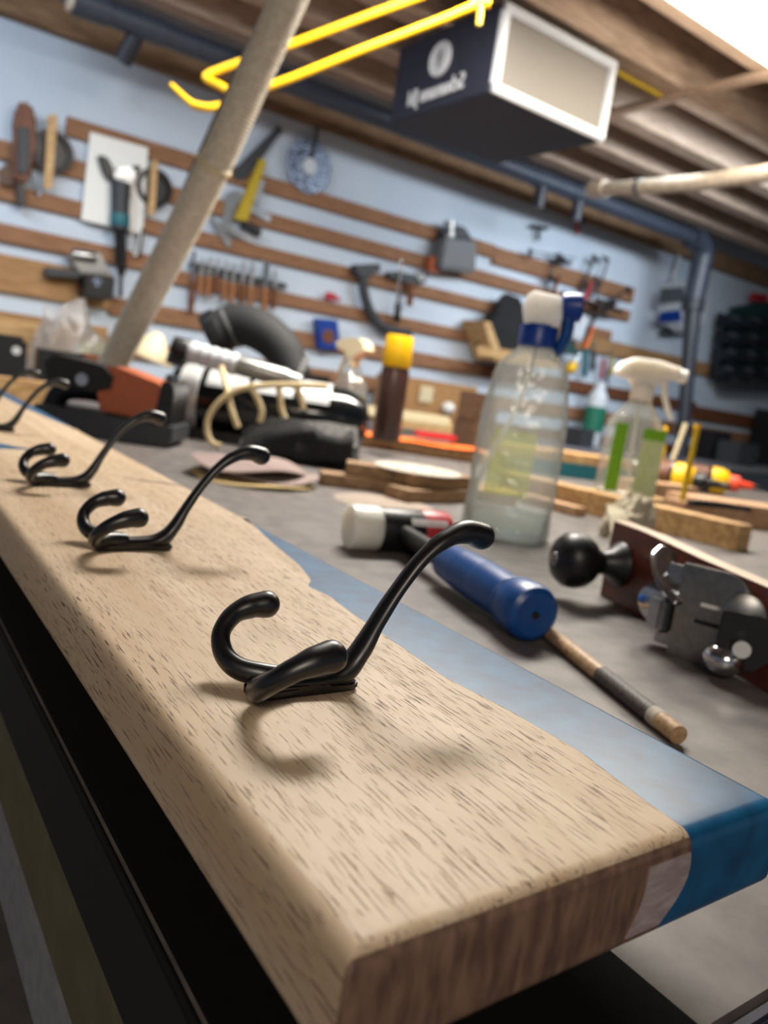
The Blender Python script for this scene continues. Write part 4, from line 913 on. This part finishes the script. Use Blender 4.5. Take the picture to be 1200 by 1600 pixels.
MB().tube([wl(206, 300, .04), wl(214, 330, .04), wl(206, 370, .04), wl(212, 400, .04), wl(220, 360, .04), wl(222, 318, .04)], .003, n=8).build('coiled_lead', 'white', t, True)
o = wshape([(219, 355), (224, 355), (219, 402), (213, 402)], OFF, .012, .002).build('scraper', 'black'); tag(o, 'slim black tool hanging between the polisher and the hose', 'tool')
# vise-like unit
t = wthing('router_table_unit', 'black machine head with silver cylinder hung on the left slats', 'power tool', 140, 470)
wshape([(68, 418), (120, 424), (120, 436), (66, 432)], OFF, .05, .004).build('bar', 'charcoal', t, True)
wshape([(100, 402), (116, 392), (150, 395), (166, 430), (120, 430)], OFF, .06, .006).build('mount', 'steel_dark', t, True)
a_, b_ = wl(112, 397, OFF + .06), wl(150, 402, OFF + .06); MB().cyl(a_, b_, .020, n=20, bev=.002).build('cylinder', 'steel', t, True)
wshape([(122, 428), (167, 434), (163, 470), (120, 464)], OFF, .11, .005).build('housing', 'black', t, True)
p = wl(152, 441, OFF + .112); MB().cyl(p, p + V((0, -.002, 0)), .014, n=20).build('blue_badge', 'violet_steel', t, True)
# hand saw, level, squares
o = wshape([(434, 196), (441, 204), (384, 280), (368, 282), (362, 268)], OFF, .006, .001).build('saw_blade', 'charcoal'); tag(o, 'dark grey bar slanting up beside the hose near the yellow level', 'tool')
t = wthing('spirit_level', 'yellow spirit level hanging diagonally on the slats', 'level', 385, 345)
wshape([(403, 248), (413, 253), (383, 348), (364, 343)], OFF, .022, .002).build('body', 'yellow_dull', t, True)
wshape([(377, 344), (406, 360), (402, 371), (374, 356)], OFF, .024, .002).build('black_foot', 'black', t, True)
for i, (pts, lb) in enumerate((([(352, 305), (362, 298), (377, 300), (362, 345), (348, 352)], 'short steel plate beside the yellow level'), ([(342, 345), (348, 348), (400, 370), (396, 382), (344, 358)], 'steel square arm below the yellow level'), ([(325, 338), (332, 338), (362, 378), (356, 390)], 'slanted steel rule just right of the hose'), ([(392, 320), (424, 338), (420, 348), (388, 330)], 'small steel blade right of the yellow level'), ([(398, 280), (414, 282), (404, 320), (396, 318)], 'grey steel tongue behind the yellow level'))):
    o = wshape(pts, OFF + .002 * i, .004, .0005).build('steel_square', 'steel'); tag(o, lb, 'measuring tool', 'steel rules and squares by the level')
o = MB().ball(wl(307, 246, .03), .018, sc=(1.3, .8, .6)).build('wooden_peg', 'pine'); tag(o, 'small pale peg on the top slat left of the hose', 'peg')
# chisel rail
t = wthing('magnetic_rail', 'dark tool rail on the slats holding the row of chisels', 'tool rail', 370, 430)
a_, b_ = wl(296, 413, .03), wl(447, 448, .03)
MB().box((a_ + b_) / 2, (abs(b_.x - a_.x), .012, .022), rot=(0, math.atan2(-(b_.z - a_.z), b_.x - a_.x), 0), bev=.001).build('bar', 'charcoal', t, True)
specs = [(303, 393, 488, .011, 'long first chisel with a brown handle at the left end of the rail'), (317, 405, 462, .010, 'second chisel on the dark rail, short brown handle'), (329, 402, 464, .010, 'third chisel on the dark rail, dark handle'), (341, 404, 458, .009, 'fourth chisel on the dark rail, orange brown handle'), (354, 408, 470, .009, 'fifth chisel on the dark rail, right of the orange one'),
         (366, 412, 474, .010, 'sixth chisel on the dark rail, with steel collar'), (381, 408, 484, .011, 'seventh chisel on the dark rail, slim blade'), (395, 408, 489, .011, 'eighth chisel on the dark rail, reddish handle'), (417, 408, 492, .012, 'ninth chisel on the dark rail, bright wide blade'), (431, 420, 484, .010, 'last chisel at the right end of the rail, dark blade')]
ch0 = None
for i, (u_, v0, v1, r, lb) in enumerate(specs):
    a_, b_ = wl(u_, v0, .046), wl(u_ - 5, v1, .046); Lc = (b_ - a_).length; dv = (b_ - a_).normalized()
    t = thing('chisel', lb, 'chisel', b_, 0, 'chisels on the wall rail')
    w_ = r * (1.5 if i == 8 else .9)
    MB().box(a_ + dv * (Lc * .25), (w_ * 1.4, .004, Lc * .52), rot=(0, math.atan2(dv.x, dv.z) + math.pi, 0), bev=.0006).build('blade', 'chrome' if i in (0, 8) else 'steel', t, True)
    MB().lathe([(r * .7, Lc * .48), (r * .95, Lc * .52), (r * .8, Lc * .62), (r * 1.1, Lc * .84), (r * .9, Lc * .98), (r * .4, Lc)], a_, dv, 16).build('handle', 'handle_wood' if i % 3 else 'slat_dark', t, True)
# circular saw blade
p = wl(483, 260, .03); rB = .105
t = wthing('circular_saw_blade', 'large round saw blade hanging under the wall plate', 'saw blade', 483, 297)
mb = MB(); poly = []
for k_ in range(48): 
    a_ = 6.28318 * k_ / 48; rr = rB if k_ % 2 else rB * .93; poly.append((rr * math.cos(a_), rr * math.sin(a_)))
mb.prism(poly, 0, .004, (p, V((1, 0, 0)), V((0, 0, 1)), V((0, -1, 0)))); mb.build('disc', 'violet_steel', t, True)
MB().cyl(p + V((0, -.004, 0)), p + V((0, -.007, 0)), .030, n=24).build('hub_label', 'meter_grey', t, True)
MB().tube([p + V((0, -.006, .03)), p + V((.01, -.008, .10)), p + V((.012, -.006, .17))], .006, n=8).build('hanging_strap', 'black', t, True)
# lantern like device
t = wthing('plunge_router', 'boxy smoky device with metal collar on the upper slats', 'power tool', 697, 425)
wshape([(676, 372), (727, 380), (725, 428), (668, 420)], OFF, .09, .010).build('body', 'grey_tape', t, True)
wshape([(678, 370), (690, 352), (712, 356), (726, 378)], OFF, .07, .006).build('shoulder', 'charcoal', t, True)
a_, b_ = wl(701, 372, .07), wl(703, 346, .07); MB().lathe([(.030, 0), (.032, .01), (.026, .03), (.028, (b_ - a_).length)], a_, b_ - a_, 20).build('collar', 'steel_dark', t, True)
wshape([(664, 400), (680, 402), (676, 428), (662, 424)], OFF, .05, .006).build('side_grip', 'orange', t, True)
# nozzle and hose on wall
t = wthing('floor_nozzle', 'black vacuum nozzle with curved tube hanging below the third slat', 'vacuum nozzle', 590, 470)
wshape([(546, 414), (586, 412), (586, 426), (570, 428), (568, 436), (556, 434), (546, 428)], OFF, .05, .006).build('head', 'charcoal', t, True)
MB().tube([wl(566, 426, .05), wl(569, 458, .05), wl(580, 490, .05), wl(600, 512, .05), wl(640, 522, .05)], [.020, .021, .022, .022, .020], n=16, per=6).build('tube', 'charcoal', t, True)
t = wthing('screw_clamp', 'upright dark clamp with bright screw right of the black nozzle', 'clamp', 623, 500)
wshape([(600, 426), (616, 424), (660, 434), (660, 442), (640, 446), (618, 438), (602, 434)], OFF, .03, .004).build('jaw', 'charcoal', t, True)
a_, b_ = wl(627, 405, .06), wl(619, 500, .06); MB().cyl(a_, b_, .008, n=12).build('spindle', 'chrome', t, True)
a_, b_ = wl(622, 474, .06), wl(620, 504, .06); MB().cyl(a_, b_, .015, n=14, bev=.004).build('screw_handle', 'black', t, True)
a_, b_ = wl(641, 442, .05), wl(640, 478, .05); MB().cyl(a_, b_, .014, n=14, bev=.003).build('red_handle', 'slat_dark', t, True)
MB().ball(wl(657, 434, .05), .018).build('ball_end', 'silver', t, True)
o = wshape([(508, 456), (518, 458), (533, 470), (506, 468)], OFF, .02, .003).build('red_wedge', 'red'); tag(o, 'small dark red wedge on the slat above the blue box', 'tool')
t = wthing('blue_box', 'flat blue box with round red mark hung on the slats', 'box', 505, 545)
wshape([(488, 497), (520, 500), (526, 546), (493, 544)], OFF, .04, .003).build('box', 'blue_dark', t, True)
p = wl(513, 526, OFF + .041); MB().lathe([(.030, 0), (.030, .003), (.001, .004)], p, (0, -1, 0), 28).build('red_disc', 'leather', t, True)
# tray shelf with black case
t = wthing('wall_tray', 'shallow wooden tray shelf fixed to the slats', 'shelf', 790, 560)
wshape([(740, 548), (838, 562), (838, 574), (740, 562)], OFF, .16, .002).build('tray_bottom', 'pine_x', t, True)
wshape([(720, 500), (732, 502), (752, 556), (740, 560)], OFF, .16, .002).build('tray_side', 'pine', t, True)
wshape([(742, 540), (836, 552), (838, 566), (744, 556)], OFF + .15, .012, .002).build('tray_lip', 'pine_x', t, True)
p = wl(793, 530, .09); mb = crumple((p.x, p.y, wl(793, 552, .09).z), .19, .06, .26, 9.3, amp=.2, freq=1.6)
mb.warp(lambda q: V((q.x, min(q.y, WY - .03), q.z)))
tag(mb.build('black_pouch', 'black_cloth'), 'dark soft pouch sitting in the wooden wall tray', 'pouch')
# bar clamps
def bar_clamp(a, b, jw, label, wgt=.006, hm='black', off=.06):
    A, Bp = wl(*a, off), wl(*b, off); d = (Bp - A).normalized(); t = thing('bar_clamp', label, 'clamp', Bp, 0, 'bar clamps on the wall')
    MB().tube([A, A.lerp(Bp, .5), Bp], wgt, n=8, smooth=False).build('bar', 'black', t, True)
    s_ = V((d.z, 0, -d.x)); s_ = s_ if s_.x > 0 else -s_
    for f, m in ((.03, 'black'), (.62, 'red')):
        c = A.lerp(Bp, f); MB().tube([c - s_ * .012, c + s_ * jw * .6, c + s_ * jw], [.011, .010, .007], n=8, smooth=False).build('jaw', 'black', t, True)
    c = A.lerp(Bp, .62) + s_ * jw * .9; MB().cyl(c - d * .03, c + d * .09, .011, n=10).build('handle', hm, t, True)
    return t
bar_clamp((872, 398), (852, 455), .06, 'leftmost bar clamp with red black jaw hanging on the wide slat', hm='slat_dark')
bar_clamp((929, 400), (903, 470), .05, 'upright bar clamp with red jaw hanging near the middle of the clamps', .008, 'red')
bar_clamp((951, 405), (930, 470), -.05, 'slim bar clamp right of the red jawed clamp')
bar_clamp((983, 450), (938, 482), .03, 'bar clamp slanting up to the right end of the slats', off=.14)
bar_clamp((876, 462), (972, 488), .03, 'long bar clamp lying across under the other clamps', .010, off=.10)
bar_clamp((826, 392), (900, 404), .03, 'thin bar clamp lying along the top of the wide slat', .003)
bar_clamp((928, 495), (915, 530), .02, 'short clamp with orange handle below the long clamp', .010, 'orange_bright', off=.05)
for u_, v_, m, lb in ((842, 355, 'charcoal', 'small dark hook tool on bare wall under the pipe'), (903, 345, 'red', 'small red handled tool hanging under the pipe')):
    t = wthing('hook_tool', lb, 'tool', u_, v_ + 20)
    a_, b_ = wl(u_ - 12, v_ - 2, .03), wl(u_ + 13, v_ + 2, .03); MB().cyl(a_, b_, .009, n=10).build('crossbar', 'charcoal', t, True)
    a_, b_ = wl(u_, v_, .03), wl(u_ - 1, v_ + 20, .03); MB().cyl(a_, b_, .009, n=10).build('shaft', m, t, True)
# meter box
t = wthing('meter_box', 'pale grey electric box with dark window and blue panel', 'electric box', 1050, 520)
wshape([(1026, 446), (1034, 440), (1078, 441), (1086, 455), (1084, 500), (1072, 516), (1040, 520), (1024, 505), (1020, 475)], OFF - .02, .10, .02).build('housing', 'meter_grey', t, True)
wshape([(1032, 451), (1068, 448), (1068, 472), (1028, 474)], OFF + .08, .004, .001).build('window', 'meter_dark', t, True)
wshape([(1030, 488), (1062, 484), (1064, 502), (1028, 504)], OFF + .08, .004, .001).build('blue_panel', 'blue_dark', t, True)
a_, b_ = wl(1036, 518, .05), wl(1060, 517, .05); MB().cyl(a_, b_, .02, n=12).build('plug_socket', 'charcoal', t, True)
MB().tube([wl(1050, 442, .03), wl(1056, 420, .03), wl(1062, 395, .03)], .012, n=10).build('conduit', 'meter_grey', t, True)
# bin rack
t = wthing('bin_rack', 'dark green panel with small black storage bins at the right of the wall', 'bin rack', 1160, 600)
wshape([(1140, 480), (1210, 470), (1210, 610), (1122, 605)], OFF, .02, .002).build('panel', 'bin_green', t, True)
for r in range(4):
    for c in range(3):
        u_, v_ = 1138 + 32 * c - 3.5 * r, 500 + 26 * r + 2 * c
        if c == 1: u_ += 0
        p = wl(u_, v_, .10); MB().prism([(-.05, .04), (-.05, -.045), (.05, -.045), (.05, .015)][::-1], -.048, .048, (p, V((0, -1, 0)), V((0, 0, 1)), V((1, 0, 0))), bev=.003).build('bin', 'bin_black', t, True); bb = [o for o in t.children if o.name.startswith('bin')][-1]; MB().box(p + V((0, -.048, .012)), (.084, .004, .022), rot=(math.radians(-30), 0, 0)).build('label_strip', 'meter_dark', bb, True)
wshape([(1172, 458), (1194, 460), (1192, 472), (1170, 470)], OFF + .02, .03, .003).build('red_box', 'red', t, True)
wshape([(1120, 586), (1206, 592), (1206, 612), (1118, 608)], OFF + .02, .06, .004).build('lower_tray', 'charcoal', t, True)
# green bottle, hand tools on lower slat
p = ay(924, 678, 2.86); Kg = (p - CAM).dot(RZ) / FPX; p.z = -.07
t = thing('cleaner_bottle', 'white bottle with green label standing at the foot of the wall', 'bottle', p)
hb = ay(926, 596, 2.86).z - p.z
MB().lathe([(.052, 0), (.055, .004), (.055, hb * .72), (.050, hb * .80), (.030, hb * .90), (.030, hb)], n=28).build('bottle_body', 'meter_grey', t); MB().lathe([(.0556, hb * .22), (.0556, hb * .62)], n=28).build('green_label', 'green_dark', t)
for u_, v0, v1, m, r, lb in ((897, 567, 572, 'yellow', .03, 'small yellow tape measure on the lower slat'), (916, 545, 590, 'teal', .016, 'teal pliers hanging on the lower slat'), (928, 548, 580, 'charcoal', .016, 'dark pliers hanging right of the teal pliers'), (943, 560, 592, 'red', .010, 'red screwdriver hanging on the lower slat'), (957, 558, 588, 'yellow_dull', .010, 'yellow green screwdriver hanging on the lower slat'), (950, 575, 640, 'charcoal', .008, 'long thin dark tool hanging below the screwdrivers')):
    a_, b_ = wl(u_, v0, .05), wl(u_ - 3, v1, .05); t = thing('hand_tool', lb, 'hand tool', b_, 0, 'hand tools on the lower slat')
    Lh = max((b_ - a_).length, .06)
    dv = (b_ - a_).normalized()
    MB().lathe([(r * .5, 0), (r, .006), (r * .85, Lh * .5), (r, Lh * .8), (r * .5, Lh)], a_, dv, 14).build('handle', m, t, True)
    MB().cyl(a_ - dv * .05, a_ + dv * .01, r * .35, n=8).build('shaft', 'steel', t, True)
p = wl(880, 533, .08); tag(crumple((p.x, p.y, wl(880, 552, .08).z), .11, .045, .07, 4.4, amp=.25).build('green_cloth', 'bin_green'), 'dark green bundle on the slat right of the black pouch', 'cloth')
p = wl(905, 512, .05); tag(B(p, (.09, .03, .14), bev=.01, rot=(0, .2, 0)).build('grey_holder', 'meter_grey'), 'pale grey holder under the bar clamps', 'holder')

# ================================================================== CLUTTER ON THE WALL BENCH
def onback(u, v, y): p = ay(u, v, y); return p
def stand(name, u, v0, v1, y, w_, d_, m, label, cat, bev=.004, lid=None, group=None):
    p = ay(u, v1, y); h = ay(u, v0, y).z - (-.07); t = thing(name, label, cat, (p.x, y, -.07), 0, group)
    B((0, 0, h / 2), (w_, d_, h), bev=bev).build('box', m, t)
    if lid: B((0, 0, h + .006), (w_ * 1.02, d_ * 1.02, .012), bev=.002).build('lid', lid, t)
    return t
stand('wooden_box', 655, 592, 690, 2.80, .46, .15, 'cardboard', 'wide brown board box on the wall bench behind the aerosol can', 'box')
p = ay(666, 616, 2.715); tag(B(p, (.07, .004, .07)).build('paper_note', 'cream'), 'pale square paper on the brown board box', 'paper')
p = ay(700, 637, 2.70); tag(MB().ball((p.x, p.y, p.z), .028, sc=(1.2, 1, .9)).build('white_knob', 'white'), 'small white round object in front of the brown board box', 'object')
wb = az(738, 702, BZ); Kw = (wb - CAM).dot(RZ) / FPX
t = thing('wood_stack', 'dark brown upright blocks left of the large clear bottle', 'wood block', wb)
B((0, 0, 22 * Kw), (52 * Kw, 50 * Kw, 44 * Kw), bev=.003).build('lower_block', 'walnut', t); B((-2 * Kw, 0, 66 * Kw), (46 * Kw, 44 * Kw, 43 * Kw), bev=.003, rot=(0, 0, .1)).build('upper_block', 'walnut', t)
beam('plank', (az(640, 672, BZ)).xy.to_3d() + V((0, .15, 0)), (az(780, 690, BZ)).xy.to_3d() + V((.1, .12, 0)), BZ, .12, .040, 'pine', 'pale plank lying behind the sanding disc stack', 'timber')
a_ = az(665, 664, BZ + .04); tag(B((a_.x - .02, a_.y + .10, BZ + .058), (.30, .10, .032), rot=(0, 0, -.5), bev=.003).build('pale_board', 'cream'), 'cream board resting on the pale plank', 'board')
a_ = az(700, 686, BZ + .045); tag(B((a_.x, a_.y + .05, BZ + .0465), (.10, .05, .012), rot=(0, 0, -.5), bev=.002).build('red_box', 'red'), 'flat red box on the pale plank beside the dark block', 'box')
# left: timber, plastic bag, boxes
stand('wooden_crate', 22, 500, 580, 2.86, .34, .16, 'pine_x', 'knotty wooden crate at the far left of the wall bench', 'crate')
p = ay(108, 560, 2.66); tag(crumple((p.x, 2.66, -.07), .12, .065, ay(100, 484, 2.66).z + .07, 6.2, amp=.25, freq=2.2).build('plastic_bag', 'bag_film'), 'crumpled clear plastic bag on the wall bench behind the hooks', 'plastic bag')
stand('olive_box', 146, 535, 580, 2.86, .14, .12, 'label_olive', 'small yellowish box right of the plastic bag', 'box')
stand('black_case', 92, 548, 575, 2.52, .13, .06, 'black', 'low black case in front of the plastic bag', 'case')
stand('maroon_box', 142, 553, 580, 2.52, .07, .06, 'slat_dark', 'low maroon box beside the black case', 'box')
p = az(16, 606, BZ); pl = V((p.x, p.y, 0))
a1 = az(-30, 596, BZ + .04); b1 = az(85, 610, BZ + .04)
beam('plank', V((a1.x, a1.y, 0)), V((b1.x, b1.y, 0)), BZ, .06, .055, 'pine_x', 'pale planed board on the bench beyond the end hooks', 'timber')
p = ay(10, 553, 2.48); t = thing('camera_device', 'small black device with silver dot at the far left edge', 'device', (p.x, 2.48, -.07))
B((0, 0, .075), (.10, .06, .15), bev=.012).build('body', 'black', t); MB().cyl((.02, -.03, .11), (.02, -.034, .11), .012, n=16).build('silver_dot', 'silver', t)
for i, (u, v0, v1, y, w_, m, lb) in enumerate(((900, 668, 690, 2.65, .10, 'charcoal', 'dark box behind the clear bottle at the foot of the wall'), (985, 650, 690, 2.70, .12, 'charcoal', 'dark box right of the green striped bottle on the wall bench'), (1110, 672, 700, 2.74, .16, 'black', 'low black case right of the dark downpipe'), (1150, 690, 715, 2.55, .20, 'charcoal', 'wide charcoal case near the right edge of the wall bench'), (1196, 640, 700, 2.86, .20, 'black', 'tall black machine at the right end of the wall bench'))):
    stand('tool_case', u, v0, v1, y, w_, .14, m, lb, 'case')
p = ay(1172, 640, 2.62); t = thing('vise', 'dark bench vise among the black cases at the right', 'vise', (p.x + .12, 2.66, -.07))
B((0, 0, .03), (.14, .09, .06), bev=.006).build('base', 'charcoal', t); B((-.03, 0, .09), (.05, .09, .06), bev=.006).build('fixed_jaw', 'steel_dark', t); B((.05, 0, .09), (.03, .09, .06), bev=.006).build('moving_jaw', 'steel_dark', t); MB().cyl((.03, 0, .07), (.14, 0, .07), .010, n=12).build('screw', 'steel', t)
